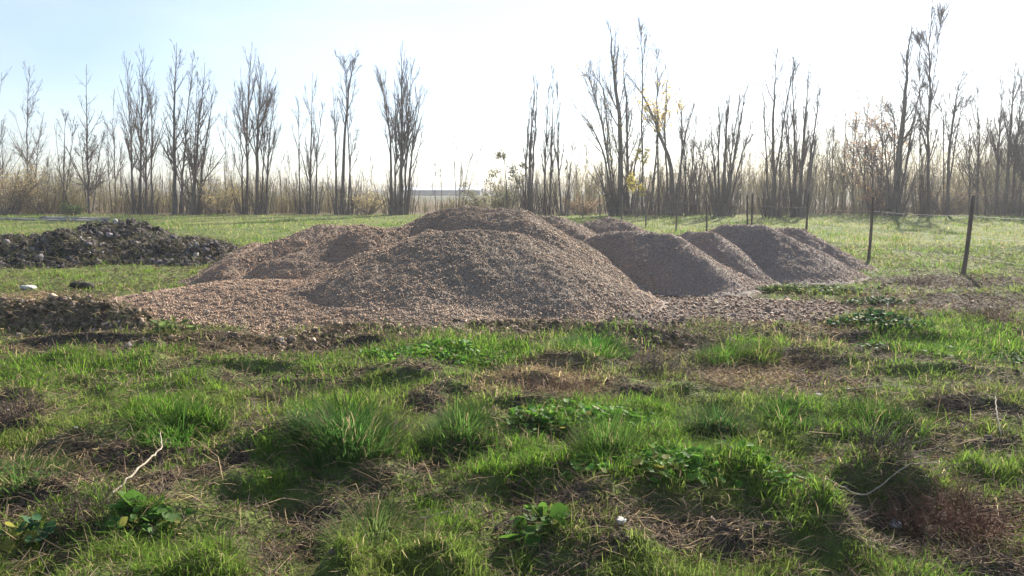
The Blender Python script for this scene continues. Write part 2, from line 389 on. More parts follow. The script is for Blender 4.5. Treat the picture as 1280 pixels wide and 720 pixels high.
# ------------------------------------------------------------------ stones
CUBE = np.array([[-1, -1, -1], [1, -1, -1], [1, 1, -1], [-1, 1, -1], [-1, -1, 1], [1, -1, 1], [1, 1, 1], [-1, 1, 1]], float) / 1.6
CF = np.array([[0, 3, 2, 1], [4, 5, 6, 7], [0, 1, 5, 4], [1, 2, 6, 5], [2, 3, 7, 6], [3, 0, 4, 7]])
def stones(pos, size, cols, flat=.7):
    n = len(pos)
    V = CUBE[None] * (1 + .35 * rng.normal(size=(n, 8, 3)).clip(-1.5, 1.5) * .7)
    V = V * (rng.uniform(.7, 1.3, (n, 1, 3)) * np.array([1, 1, flat]))
    q = unit(rng.normal(size=(n, 4))); w_, a, b, c = q.T
    a, b = a * .5, b * .5; nn = np.sqrt(w_ * w_ + a * a + b * b + c * c); w_, a, b, c = w_ / nn, a / nn, b / nn, c / nn
    Rm = np.stack([1 - 2 * (b * b + c * c), 2 * (a * b - c * w_), 2 * (a * c + b * w_), 2 * (a * b + c * w_), 1 - 2 * (a * a + c * c), 2 * (b * c - a * w_), 2 * (a * c - b * w_), 2 * (b * c + a * w_), 1 - 2 * (a * a + b * b)], -1).reshape(n, 3, 3)
    V = np.einsum('nij,nkj->nki', Rm, V) * size[:, None, None] + pos[:, None, :]
    Fc = (CF[None] + np.arange(n)[:, None, None] * 8).reshape(-1, 4)
    return V.reshape(-1, 3), Fc, np.repeat(cols, 8, axis=0)
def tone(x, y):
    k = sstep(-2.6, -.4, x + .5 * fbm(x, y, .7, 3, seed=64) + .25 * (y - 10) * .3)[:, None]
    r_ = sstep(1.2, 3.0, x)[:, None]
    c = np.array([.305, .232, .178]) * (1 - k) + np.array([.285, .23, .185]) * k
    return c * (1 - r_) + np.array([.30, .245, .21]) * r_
def gravel_cols(n, base):
    t = rng.random(n)[:, None]
    c = np.asarray(base) * [1.33, 1.24, 1.12] * rng.lognormal(0, .17, (n, 1)) * .96
    warm = np.array([1.08, .97, .87]); cool = np.array([.9, 1.0, 1.08])
    return np.clip(c * np.where(t < .4, warm, np.where(t > .75, cool, 1.0)), .03, .62)

# ------------------------------------------------------------------ gravel heaps
def all_gravel(x, y, skip=None):
    b = ground_h(x, y)
    for q in PILES:
        if q is not skip: b = np.maximum(b, pile_h(q, x, y))
    return b
for p in PILES:
    cr = np.array(p['crest']); run = cr[:, 2].max() / p['s'] + 1.1
    xa, xb = cr[:, 0].min() - run, cr[:, 0].max() + run; ya, yb = cr[:, 1].min() - run, cr[:, 1].max() + run
    st = .045
    gx = np.arange(xa, xb, st); gy = np.arange(ya, yb, st)
    GX, GY = np.meshgrid(gx, gy, indexing='ij'); fx, fy = GX.ravel(), GY.ravel()
    ph = pile_h(p, fx, fy); gr = ground_h(fx, fy)
    keep = (ph > gr - .03).reshape(GX.shape)
    nyy = len(gy); I = np.arange(len(gx) - 1)[:, None] * nyy + np.arange(nyy - 1)[None, :]
    ok = keep[:-1, :-1] & keep[1:, :-1] & keep[:-1, 1:] & keep[1:, 1:]
    I = I[ok]; F = np.stack([I, I + nyy, I + nyy + 1, I + 1], -1)
    used = np.unique(F); remap = np.full(len(fx), -1); remap[used] = np.arange(len(used)); F = remap[F]
    ux, uy, uz = fx[used], fy[used], ph[used]
    uz = uz + .02 * fbm(ux, uy, 14, 2, seed=8)
    n = fbm(ux, uy, 2.2, 3, seed=61)[:, None]
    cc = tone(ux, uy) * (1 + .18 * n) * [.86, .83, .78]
    o0 = np.array([cr[:, 0].mean(), cr[:, 1].mean(), 0])
    e = mesh('gravel_heap', np.stack([ux, uy, uz], 1) - o0, [F], M_gravel, cc, smooth=True)
    e.location = o0; tag(e, p['l'], 'gravel heap', 'tipped gravel heaps')
    # loose stones lying on this heap where it is the topmost one
    area = len(used) * st * st
    dist = o0[1]
    dens = 4300 * (10.0 / dist) ** 1.6 * (1.0 if p['n'] != 'plateau' else 1.15)
    n = int(area * dens * 1.3)
    qx = rng.uniform(xa, xb, n * 2); qy = rng.uniform(ya, yb, n * 2)
    qh = pile_h(p, qx, qy)
    # side facing away from any plausible view still gets some
    m = (qh > all_gravel(qx, qy, p) - .01) & (qh > .0)
    qx, qy, qh = qx[m], qy[m], qh[m]
    sz = (rng.lognormal(math.log(.0046 + .00030 * dist), .30, len(qx)) * (.85 if p['n'] in 'hijk' else 1)).clip(.005, .035)
    pos = np.stack([qx, qy, qh + sz * .25 + .02 * fbm(qx, qy, 14, 2, seed=8)], 1) - o0
    sz = sz * (1 + .45 * fbm(qx, qy, 1.3, 3, seed=66)) * (1.25 - .3 * sstep(0, .35, qh)) 
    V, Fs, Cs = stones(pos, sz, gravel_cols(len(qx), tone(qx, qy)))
    s_ = mesh('loose_stones', V, [Fs], M_stone, Cs, parent=e); s_['kind'] = 'stuff'
# spilled gravel on the ground
n = 60000
yy = rng.uniform(6.3, 16, n); xx = rng.uniform(-1, 1, n) * (.75 * yy)
d_, s_, g_, l_, f_, so_ = fields(xx, yy)
m = rng.random(n) < (g_ * (1 - f_ * .6)) * np.minimum(1, (10 / yy) ** 1.2) * .85
xx, yy = xx[m], yy[m]; sz = rng.lognormal(math.log(.015), .4, len(xx)).clip(.007, .05)
V, Fs, Cs = stones(np.stack([xx, yy, ground_h(xx, yy) + sz * .3], 1), sz, gravel_cols(len(xx), (.215, .165, .135)))
tag(mesh('spilled_gravel', V, [Fs], M_stone, Cs), 'loose gravel spilled over the ground in front of the heaps', 'gravel', kind='stuff')

# ------------------------------------------------------------------ soil mounds
for p in SOIL:
    near = p['n'].startswith('near')
    cr = np.array(p['crest']); run = cr[:, 2].max() / p['s'] + 1.0; st = .03 if near else .07
    gx = np.arange(cr[:, 0].min() - run, cr[:, 0].max() + run, st); gy = np.arange(cr[:, 1].min() - run, cr[:, 1].max() + run, st)
    GX, GY = np.meshgrid(gx, gy, indexing='ij'); fx, fy = GX.ravel(), GY.ravel()
    ph = soil_h(p, fx, fy); keep = (ph > ground_h(fx, fy) - .04).reshape(GX.shape)
    nyy = len(gy); I = np.arange(len(gx) - 1)[:, None] * nyy + np.arange(nyy - 1)[None, :]
    ok = keep[:-1, :-1] & keep[1:, :-1] & keep[:-1, 1:] & keep[1:, 1:]
    I = I[ok]; F = np.stack([I, I + nyy, I + nyy + 1, I + 1], -1)
    used = np.unique(F); remap = np.full(len(fx), -1); remap[used] = np.arange(len(used)); F = remap[F]
    ux, uy, uz = fx[used], fy[used], ph[used]
    n = fbm(ux, uy, 1.6, 4, seed=71)[:, None]
    base = np.array([.19, .14, .10]) if near else np.array([.075, .065, .062])
    cc = np.clip(base * (1 + .45 * n), .02, .3)
    g = sstep(.15, .5, fbm(ux, uy, .9, 3, seed=73)) * (.5 if near else .35)
    cc = mixc(cc, (.10, .11, .04), g)
    o0 = np.array([cr[:, 0].mean(), cr[:, 1].mean(), 0])
    e = mesh('soil_mound', np.stack([ux, uy, uz], 1) - o0, [F], M_soil, cc, smooth=True)
    e.location = o0; tag(e, p['l'], 'soil mound', 'mounds of dug soil')
    k = rng.choice(len(used), 2600 if near else 3800)
    sz = rng.lognormal(math.log(.02 if near else .04), .5, len(k)).clip(.01, .06 if near else .11)
    cl = base[None] * rng.lognormal(.1, .5, (len(k), 1)); wh = rng.random(len(k)) < .02; cl[wh] = [.26, .24, .22]
    V, Fs, Cs = stones(np.stack([ux[k], uy[k], uz[k] + sz * .2], 1) - o0, sz, cl)
    c_ = mesh('soil_clods', V, [Fs], M_soil, Cs, parent=e); c_['kind'] = 'stuff'
    # dead turf and stalks hanging in the soil
    k = rng.choice(len(used), 9000 if near else 7000)
    L = rng.uniform(.05, .16, len(k)) * (1 if near else 1.9)
    p0 = np.stack([ux[k], uy[k], uz[k]], 1) - o0
    d = unit(rng.normal(size=(len(k), 3)) * [1, 1, .55] + [0, 0, .45])
    p1 = p0 + d * L[:, None] * .5; p2 = p1 + unit(d + rng.normal(size=d.shape) * .4 - [0, 0, .4]) * L[:, None] * .5
    rad = (.0018 if near else .004)
    V, Fs = tubes(np.stack([p0, p1, p2], 1), np.tile([rad, rad, rad * .4], (len(k), 1)))
    cg = np.where(rng.random(len(k))[:, None] < .35, np.array([.12, .16, .04]), np.array([.30, .24, .15])) * rng.uniform(.6, 1.3, (len(k), 1))
    c_ = mesh('dead_stalks', V, [Fs], M_dry, np.repeat(cg, 9, 0), parent=e); c_['kind'] = 'stuff'

# ------------------------------------------------------------------ grass
def blades(x, y, z, H, W, lean, cols, droop=.5, dirang=None):
    n = len(x); a = rng.uniform(0, 2 * math.pi, n) if dirang is None else dirang
    d = np.stack([np.cos(a), np.sin(a), np.zeros(n)], 1)
    fa = a + math.pi / 2 + rng.normal(0, .6, n)
    s = np.stack([np.cos(fa), np.sin(fa), np.zeros(n)], 1) * (W / 2)[:, None]
    b = np.stack([x, y, z - .01], 1)
    up = np.array([0, 0, 1.])
    m_ = b + up * (H * .6)[:, None] + d * (H * lean * .35)[:, None]
    t = b + up * (H * (1 - droop * lean * .5))[:, None] + d * (H * lean)[:, None]
    V = np.stack([b - s, b + s, m_ + s * .85, m_ - s * .85, t], 1).reshape(-1, 3)
    i = np.arange(n)[:, None] * 5
    Q = i + np.array([[0, 1, 2, 3]]); T = i + np.array([[3, 2, 4]])
    return V, Q, T, np.repeat(cols, 5, 0)
def surf(x, y):
    z = ground_h(x, y)
    for p in SOIL: z = np.maximum(z, soil_h(p, x, y))
    return z
def grass_cols(n, dryness, yel):
    g1 = np.array([.088, .205, .022]); g2 = np.array([.20, .305, .04]); g3 = np.array([.28, .27, .09]); st = np.array([.42, .33, .18])
    t = rng.random((n, 1)); c = g1 * (1 - t) + g2 * t
    c = c * (1 - yel[:, None]) + g3 * yel[:, None]
    c = np.where(rng.random(n)[:, None] < dryness[:, None], st, c)
    return c * rng.lognormal(0, .22, (n, 1))
NB = 900000
yy = np.exp(np.where(rng.random(NB) < .62, rng.uniform(math.log(1.9), math.log(9.5), NB), rng.uniform(math.log(9.5), math.log(51), NB))); xx = rng.uniform(-1, 1, NB) * (.80 * yy + 1.1)
dry, straw, grav, lush, foot, soil = fields(xx, yy)
clump = sstep(-.30, .38, fbm(xx, yy, 3.2, 2, seed=80) * .7 + fbm(xx, yy, 9, 2, seed=81) * .6 + .06 + lush * .4)
pr = np.clip((1 - dry * .93) * (1 - grav * .97) * (1 - soil * .85) * (.12 + .88 * clump), 0, 1)
m = rng.random(NB) < pr
xx, yy, dry, straw, lush, soil, clump = [a[m] for a in (xx, yy, dry, straw, lush, soil, clump)]
zz = surf(xx, yy); n = len(xx); fr = sstep(12, 24, yy)
tall = sstep(.0, .5, fbm(xx, yy, .9, 3, seed=83))
H = (.012 + .020 * tall + .026 * lush + .040 * clump) * rng.lognormal(0, .45, n) * (1 + .15 * fr) * (1 + 1.3 * sstep(9, 14, yy) * sstep(.05, .5, fbm(xx, yy, .9, 3, seed=87)))
H = H * np.where(rng.random(n) < .03, 1.7, 1)
H = np.minimum(H, .15 + .004 * yy)
W = .0020 + .00055 * yy
yel = np.clip(.22 + .5 * fbm(xx, yy, .7, 3, seed=85) + .35 * fr - .5 * lush - .45 * fr * sstep(0, .5, fbm(xx, yy, .9, 3, seed=87)), 0, .9)
V, Q, T, C = blades(xx, yy, zz, H, W, rng.uniform(.2, 1.6, n), grass_cols(n, np.clip(.05 + .3 * straw + .12 * fr + .2 * dry, 0, .8), yel))
tag(mesh('grass', V, [Q, T], M_grass, C), 'short green grass growing over the whole field', 'grass', kind='stuff')
# short fine sward and moss between the longer blades
NS = 300000
yy = np.exp(rng.uniform(math.log(1.9), math.log(8.5), NS)); xx = rng.uniform(-1, 1, NS) * (.80 * yy + 1.0)
dry, straw, grav, lush, foot, soil = fields(xx, yy)
m = rng.random(NS) < (1 - .85 * dry) * (1 - grav) * (1 - foot)
xx, yy, straw = xx[m], yy[m], straw[m]; n = len(xx)
V, Q, T, C = blades(xx, yy, surf(xx, yy), .016 * rng.lognormal(0, .4, n), .0016 + .0006 * yy, rng.uniform(.3, 2.2, n), grass_cols(n, np.clip(.14 + .4 * straw, 0, .8), np.full(n, .3)), dirang=None)
tag(mesh('short_grass', V, [Q, T], M_grass, C), 'short fine sward between the longer grass blades', 'grass', kind='stuff')
# dead grass and litter lying nearly flat
NB = 230000
yy = np.exp(rng.uniform(math.log(1.9), math.log(22), NB)); xx = rng.uniform(-1, 1, NB) * (.80 * yy + 1.1)
dry, straw, grav, lush, foot, soil = fields(xx, yy)
pr = np.clip(.26 + .6 * dry + .9 * straw + .25 * sstep(0, .5, fbm(xx, yy, 3, 3, seed=91)), 0, 1) * (1 - .88 * grav) * (1 - foot)
m = rng.random(NB) < pr
xx, yy, straw, dry = xx[m], yy[m], straw[m], dry[m]; n = len(xx); zz = surf(xx, yy)
L = rng.lognormal(math.log(.07), .45, n) * (1 + .03 * yy)
a = rng.uniform(0, 2 * math.pi, n); d = unit(np.stack([np.cos(a), np.sin(a), rng.uniform(-.05, .75, n)], 1))
p0 = np.stack([xx, yy, zz + .004], 1); p1 = p0 + d * L[:, None] * .5; p2 = p1 + unit(d + rng.normal(size=d.shape) * .35 - [0, 0, .25]) * L[:, None] * .5
rad = .0009 + .00028 * yy
V, Fs = tubes(np.stack([p0, p1, p2], 1), np.stack([rad, rad, rad * .4], 1))
base = np.where(rng.random(n)[:, None] < (.25 + .6 * straw)[:, None], np.array([.42, .31, .17]), np.where(rng.random(n)[:, None] < .5, np.array([.24, .17, .11]), np.array([.12, .09, .07])))
tag(mesh('dead_grass', V, [Fs], M_dry, np.repeat(base * rng.lognormal(0, .3, (n, 1)), 9, 0)), 'dead brown grass and litter matted on the soil', 'dead grass', kind='stuff')
# crumbs of soil
n = 26000
yy = np.exp(rng.uniform(math.log(2), math.log(12), n)); xx = rng.uniform(-1, 1, n) * (.78 * yy + .4)
dry, straw, grav, lush, foot, soil = fields(xx, yy); m = rng.random(n) < dry * (1 - foot); xx, yy = xx[m], yy[m]
sz = rng.lognormal(math.log(.008), .5, len(xx)).clip(.003, .035)
V, Fs, Cs = stones(np.stack([xx, yy, ground_h(xx, yy) + sz * .2], 1), sz, np.array([.11, .085, .065]) * rng.lognormal(0, .35, (len(xx), 1)))
tag(mesh('soil_crumbs', V, [Fs], M_soil, Cs), 'crumbs of bare soil between the grass', 'soil crumbs', kind='stuff')

# ------------------------------------------------------------------ tussocks and weeds
def tussock(px, py, rad, hgt, n, label, c=(.075, .16, .035), bend=1.0):
    g = gnd(px, py); z = gh(*g)
    a = rng.uniform(0, 2 * math.pi, n); r = np.sqrt(rng.random(n)) * rad * .8
    x = np.cos(a) * r; y = np.sin(a) * r
    k = r / (rad * .8)
    L = hgt * rng.lognormal(-.12, .32, n) * (1.05 - .55 * k)
    a2 = a + rng.normal(0, .5, n); out = (.15 + .9 * k) * bend
    d0 = unit(np.stack([np.cos(a2) * out * .5, np.sin(a2) * out * .5, np.ones(n)], 1))
    zz = ground_h(g[0] + x, g[1] + y) - z
    pts = [np.stack([x, y, zz - .01], 1)]; d = d0
    for s in range(4):
        pts.append(pts[-1] + d * L[:, None] / 4)
        d = unit(d + np.stack([np.cos(a2), np.sin(a2), -np.ones(n) * .9], 1) * (.16 + .1 * s) * bend)
    fa = a2 + math.pi / 2; s_ = np.stack([np.cos(fa), np.sin(fa), np.zeros(n)], 1)
    wd = np.array([.0042, .0042, .0034, .0024])
    V = []
    for s in range(4): V += [pts[s] - s_ * wd[s] / 1.6, pts[s] + s_ * wd[s] / 1.6]
    V.append(pts[4]); V = np.stack(V, 1).reshape(-1, 3)
    i = np.arange(n)[:, None] * 9
    Q = np.concatenate([i + np.array([[2 * s, 2 * s + 1, 2 * s + 3, 2 * s + 2]]) for s in range(3)]); T = i + np.array([[6, 7, 8]])
    cc = np.asarray(c) * rng.lognormal(0, .25, (n, 1)); dd = rng.random(n) < .1; cc[dd] = [.35, .28, .15]
    o = mesh('grass_tussock', V, [Q, T], M_grass, np.repeat(cc, 9, 0)); o.location = (g[0], g[1], z)
    tag(o, label, 'grass tussock', 'long grass tussocks')
tussock(435, 590, .38, .25, 2400, 'largest rounded tussock of long dark green grass, left of the middle')
tussock(575, 572, .30, .19, 1300, 'fine grass tussock just right of the largest rounded one', (.10, .19, .04))
tussock(893, 552, .26, .20, 1300, 'small dark round tussock in the short grass right of the leafy weeds', (.05, .11, .03))
tussock(975, 540, .28, .18, 1400, 'bright green tussock right of the small dark round one', (.08, .18, .03))
tussock(225, 560, .36, .18, 1800, 'wide green tussock above the bent pale stick', (.09, .20, .03))
tussock(1090, 545, .36, .22, 1300, 'low wide tussock below the white litter on the right', (.09, .18, .03))
tussock(740, 440, .5, .22, 2200, 'lush tall tussock at the foot of the gravel, right of the middle', (.08, .2, .03))
tussock(905, 450, .34, .20, 1000, 'upright tussock in the dark dry patch below the spilled gravel', (.10, .2, .03))
tussock(950, 452, .22, .22, 500, 'smaller yellowish tussock right of the upright one in the dry patch', (.15, .22, .04))
tussock(760, 600, .22, .30, 800, 'tall upright grass tussock between the two leafy weed patches', (.08, .15, .03), .6)
tussock(470, 695, .25, .20, 900, 'thin straggly tussock at the bottom edge left of the middle', (.12, .17, .05), 1.2)
tussock(30, 620, .3, .16, 900, 'low dense tussock at the left edge below the bare brown patch', (.09, .17, .04), 1.2)

def leaf_patch(px, py, rx, ry, n, ls, hg, label, kind='weed', c=(.12, .27, .035), narrow=1.0):
    g = gnd(px, py); z = gh(*g)
    r = np.sqrt(rng.random(n)); a = rng.uniform(0, 2 * math.pi, n)
    x = np.cos(a) * r * rx; y = np.sin(a) * r * ry
    kp = rng.random(n) < sstep(-.25, .25, fbm(x + g[0], y + g[1], 5, 2, seed=99) + .1) * (1.1 - r * .6)
    x, y, r = x[kp], y[kp], r[kp]; n = len(x)
    h = hg * rng.uniform(.35, 1.1, n) * (1 - .5 * r)
    zz = ground_h(g[0] + x, g[1] + y) - z
    top = np.stack([x + rng.normal(0, .02, n), y + rng.normal(0, .02, n), zz + h], 1)
    root = np.stack([x * .8, y * .8, zz - .01], 1)
    st = np.stack([root, (root + top) / 2 + [0, 0, .01], top], 1)
    V1, F1 = tubes(st, np.full((n, 3), .0022))
    s = ls * rng.lognormal(0, .38, n)
    nrm = unit(np.stack([rng.normal(0, .5, n), rng.normal(-.15, .5, n), np.ones(n)], 1))
    u = unit(np.cross(nrm, rng.normal(size=(n, 3)))); v = np.cross(nrm, u)
    K = 9; th = np.arange(K) * 2 * math.pi / K
    rr = 1 + .10 * np.cos(th * 5)[None, :] - .45 * (np.abs(th - math.pi) < .01)[None, :]
    rim = top[:, None] + s[:, None, None] * (u[:, None] * (np.cos(th)[None, :, None]) + narrow * v[:, None] * np.sin(th)[None, :, None]) * rr[..., None] + nrm[:, None] * (s * .22)[:, None, None] * (1 + .5 * np.sin(2 * th))[None, :, None]
    V2 = np.concatenate([top[:, None], rim], 1).reshape(-1, 3)
    i = np.arange(n)[:, None, None] * (K + 1); k_ = np.arange(K)[None, :, None]
    F2 = np.concatenate([i + 0 * k_, i + 1 + k_, i + 1 + (k_ + 1) % K], -1).reshape(-1, 3)
    cl = np.asarray(c) * rng.lognormal(0, .25, (n, 1)); ye = rng.random(n) < .1; cl[ye] = [.28, .27, .06]
    root_o = empty('leafy_weed', (g[0], g[1], z), label, 'weed', 'broad-leaved weeds')
    mesh('stems', V1, [F1], M_leaf, np.repeat(cl * .8, 9, 0), parent=root_o)
    mesh('leaves', V2, [F2], M_leaf, np.repeat(cl, K + 1, 0), parent=root_o, smooth=True)
leaf_patch(860, 628, .62, .22, 1100, .016, .11, 'wide patch of round-leaved green weeds on the bank above the dark hollow')
leaf_patch(760, 545, .45, .30, 1000, .015, .11, 'bushy patch of bright green leafy weeds in the middle of the grass')
leaf_patch(670, 560, .25, .15, 260, .015, .09, 'small leafy weed patch left of the bushy bright one')
leaf_patch(680, 690, .22, .10, 120, .019, .10, 'few round pale leaves at the bottom left of the dark hollow', c=(.10, .2, .03))
leaf_patch(545, 452, .75, .42, 1500, .016, .10, 'broad dark green weed patch at the foot of the large gravel heap')
leaf_patch(165, 690, .22, .12, 140, .017, .08, 'small cluster of round leaves with white specks near the lower left', c=(.1, .2, .035))
leaf_patch(20, 690, .14, .10, 130, .018, .12, 'bluish green leafy weed in the lower left corner', c=(.06, .15, .06))
leaf_patch(1100, 418, .60, .35, 1100, .017, .20, 'dark green leafy clump on the right beyond the dry patch', c=(.05, .12, .035))
leaf_patch(1100, 378, .55, .35, 800, .017, .13, 'dull green weeds in front of the rightmost gravel heap', c=(.06, .11, .04))
leaf_patch(1010, 362, .85, .40, 1500, .017, .12, 'yellowish green weed strip at the foot of the flat-topped heap', c=(.12, .17, .05))
leaf_patch(215, 425, .30, .18, 130, .034, .20, 'ragged pale green weed between the earth clods and the gravel sheet', c=(.14, .2, .06), narrow=.4)
leaf_patch(1180, 440, .9, .4, 1200, .016, .07, 'low bright green weed carpet near the right edge', c=(.08, .19, .03))

def dry_bush(px, py, rad, hgt, n, label, c=(.17, .11, .08), sub=5):
    g = gnd(px, py); z = gh(*g)
    a = rng.uniform(0, 2 * math.pi, n); r = rng.random(n) * rad * .4
    p0 = np.stack([np.cos(a) * r, np.sin(a) * r, np.full(n, -.01)], 1)
    d = unit(np.stack([np.cos(a) * .6, np.sin(a) * .6, np.ones(n) * .9], 1) + rng.normal(size=(n, 3)) * .35)
    L = hgt * rng.uniform(.5, 1.2, n); pts = [p0]
    for k in range(4):
        pts.append(pts[-1] + d * L[:, None] / 4); d = unit(d + rng.normal(size=d.shape) * .28 + [0, 0, -.12])
    A = np.stack(pts, 1); Ra = np.linspace(.0028, .0011, 5)[None].repeat(n, 0)
    B, Rb = spawn(A, Ra, sub, .2, .95, .8, .5, -.02, .25, m=3, rmin=.0010)
    C_, Rc = spawn(B, Rb, 3, .2, .95, .8, .6, 0, .3, m=3, rmin=.0008)
    V1, F1 = tubes(A, Ra); V2, F2 = tubes(B, Rb); V3, F3 = tubes(C_, Rc)
    V = np.concatenate([V1, V2, V3]); Fx = np.concatenate([F1, F2 + len(V1), F3 + len(V1) + len(V2)])
    cc = np.asarray(c) * (1 + .4 * fbm(V[:, 0], V[:, 1], 14, 2)[:, None])
    o = mesh('dry_bush', V, [Fx], M_dry, np.clip(cc, .02, .6)); o.location = (g[0], g[1], z)
    tag(o, label, 'dry bush', 'dead brown weed bushes')
dry_bush(1205, 668, .40, .30, 130, 'reddish brown dead bush near the lower right edge', (.20, .11, .075))
dry_bush(1140, 662, .26, .22, 70, 'small dead bush left of the reddish brown one, beside white litter', (.19, .12, .085))
dry_bush(1105, 615, .28, .22, 70, 'dark twiggy dead weed above the long fallen branch', (.11, .085, .07))
dry_bush(118, 672, .28, .17, 90, 'dark matted dead bush beside the bent pale stick', (.13, .095, .075))
dry_bush(820, 468, .55, .20, 130, 'wide dark dead weed patch below the spilled gravel', (.12, .10, .085))
dry_bush(1010, 455, .5, .16, 110, 'brown dead weeds right of the yellowish tussock', (.16, .115, .085))
dry_bush(365, 498, .38, .16, 90, 'dark dead stems in the grass above the largest tussock', (.14, .11, .085))
dry_bush(690, 505, .6, .13, 150, 'wide low mat of rusty dead weeds in the middle', (.24, .15, .09))
dry_bush(1235, 402, .55, .28, 100, 'reddish dead weeds at the right edge near the fence post', (.22, .14, .10))
dry_bush(1180, 525, .36, .17, 80, 'grey brown dead weeds left of the thin upright stick', (.15, .115, .095))
dry_bush(25, 535, .36, .16, 90, 'dark purple brown dead weeds at the left edge', (.13, .09, .08))
dry_bush(500, 565, .2, .16, 60, 'dead stems between the two tussocks left of the middle', (.2, .15, .11))
dry_bush(1145, 352, .9, .18, 120, 'line of brown dead stalks at the foot of the fence', (.15, .11, .085))

# ------------------------------------------------------------------ sticks, stones, litter
def stick(name, pts2, r, label, cat, lift=.02, mat=None, side=0):
    P0 = []
    for i, (px, py, l) in enumerate(pts2):
        g = gnd(px, py); P0.append([g[0], g[1], gh(*g) + l])
    P0 = np.array(P0); t = np.linspace(0, len(P0) - 1, 24); i0 = np.minimum(t.astype(int), len(P0) - 2); f = (t - i0)[:, None]
    Q = P0[i0] * (1 - f) + P0[i0 + 1] * f
    for _ in range(3): Q[1:-1] = (Q[:-2] + 2 * Q[1:-1] + Q[2:]) / 4
    Q = Q + rng.normal(size=Q.shape) * r * .5
    o0 = Q.mean(0); A = (Q - o0)[None]; Ra = (r * np.linspace(1, .45, 24) * rng.uniform(.85, 1.15, 24))[None]
    V1, F1 = tubes(A, Ra, 6)
    if side:
        B, Rb = spawn(A, Ra, side, .4, .95, .6, .25, .05, .2, m=4, rmin=r * .35)
        V2, F2 = tubes(B, Rb, 4); F1 = np.concatenate([F1, F2 + len(V1)]); V1 = np.concatenate([V1, V2])
    o = mesh(name, V1, [F1], mat or M_stick, smooth=True); o.location = o0
    tag(o, label, cat); return o
stick('bent_stick', [(132, 655, .02), (165, 632, .06), (192, 608, .10), (205, 592, .12), (203, 575, .10)], .0065, 'pale bent dry stick arching over the bare ground at lower left', 'stick')
stick('fallen_branch', [(1025, 651, .05), (1080, 640, .08), (1130, 629, .10), (1182, 615, .13)], .0042, 'long thin pale fallen branch above the white litter at lower right', 'branch', side=3)
stick('thin_stick', [(1250, 560, .02), (1243, 548, .10), (1241, 532, .13), (1243, 535, .22)], .005, 'thin crooked pale stick standing up near the right edge', 'stick')
stick('dry_stalk', [(960, 600, .02), (1000, 597, .04), (1050, 602, .03)], .004, 'straight thin dead stalk lying left of the dark twiggy weed', 'stalk')
stick('dry_stalk', [(1060, 492, .02), (1110, 492, .05), (1150, 494, .03)], .004, 'thin dead stalk lying right of the white litter pieces', 'stalk')
stick('dry_stalk', [(0, 614, .02), (30, 606, .03), (50, 600, .05)], .007, 'short dark twig at the left edge below the bare patch', 'stalk', mat=M_bark)
stick('dry_stalk', [(525, 682, .05), (560, 679, .07)], .004, 'short pale straw lying at the bottom edge of the middle', 'stalk')

def lump(name, px, py, size, label, cat, mat, seed=0, lift=0.0, base=None, sub=3):
    import bmesh
    bm = bmesh.new(); bmesh.ops.create_icosphere(bm, subdivisions=sub, radius=1)
    rs = np.random.default_rng(seed)
    ph = rs.uniform(0, 6, 9)
    for v in bm.verts:
        x, y, z = v.co
        k = 1 + (.12 * rs.normal() if mat is None else 0) + .16 * math.sin(3.1 * x + ph[0]) * math.cos(2.7 * y + ph[1]) + .10 * math.sin(6.3 * z + 5.1 * x + ph[2]) + .06 * math.sin(11 * y + 9 * x + ph[3])
        v.co *= k; v.co.x *= size[0] / 2; v.co.y *= size[1] / 2; v.co.z *= size[2] / 2
        if v.co.z > size[2] * .3: v.co.z = size[2] * .3 + (v.co.z - size[2] * .3) * .3
    me = bpy.data.meshes.new(name); bm.to_mesh(me); bm.free(); me.materials.append(mat)
    for p_ in me.polygons: p_.use_smooth = sub > 2
    o = bpy.data.objects.new(name, me); S.collection.objects.link(o)
    if base is None:
        g = gnd(px, py); x, y = g; z = float(surf(np.array([x]), np.array([y]))[0])
    else: x, y, z = base
    o.location = (x, y, z + size[2] * .22 + lift); o.rotation_euler = (rs.uniform(-.2, .2), rs.uniform(-.2, .2), rs.uniform(0, 3))
    return tag(o, label, cat)
g = pt(110, 383, 8.75)
zz_ = float(soil_h(SOIL[3], np.array([g[0]]), np.array([g[1]]))[0])
fs = lump('flat_stone', 0, 0, (.30, .14, .05), 'pale flat stone lying on the near earth heap', 'stone', M_white, 3, base=(g[0], g[1], zz_ + .035)); fs.rotation_euler = (.15, .08, .1)
lump('pale_stone', 35, 360, (.22, .16, .13), 'whitish stone in the grass at the left edge before the soil mounds', 'stone', M_white, 5)
g = pt(144, 270, 19.4); lump('concrete_block', 0, 0, (.16, .14, .22), 'small pale block standing on top of the higher soil mound', 'block', M_white, 8, base=(g[0], g[1], float(soil_h(SOIL[1], np.array([g[0]]), np.array([g[1]]))[0])), sub=1)
for i, (px, py, s, lb) in enumerate([
    (1003, 494, .05, 'leftmost white litter scrap left of the thin lying stalk'), (1024, 500, .09, 'largest white litter scrap in the cluster of three'),
    (1060, 491, .045, 'right white litter scrap at the end of the thin lying stalk'), (1120, 655, .085, 'white litter scrap below the long fallen branch'),
    (776, 690, .06, 'whitish scrap in the dark hollow at the bottom'), (156, 668, .05, 'white scrap beside the dark matted dead bush'),
    (152, 684, .04, 'tiny white scrap below the dark matted dead bush'), (208, 570, .05, 'pale scrap at the upper end of the bent stick'),
    (10, 522, .05, 'whitish scrap among the dark dead weeds at the left edge'), (97, 561, .03, 'tiny pale scrap in the bare brown patch')]):
    o = lump('litter_scrap', px, py, (s, s * .7, s * .45), lb, 'litter', M_white, 20 + i, lift=.012, sub=2); o['group'] = 'scraps of white litter'
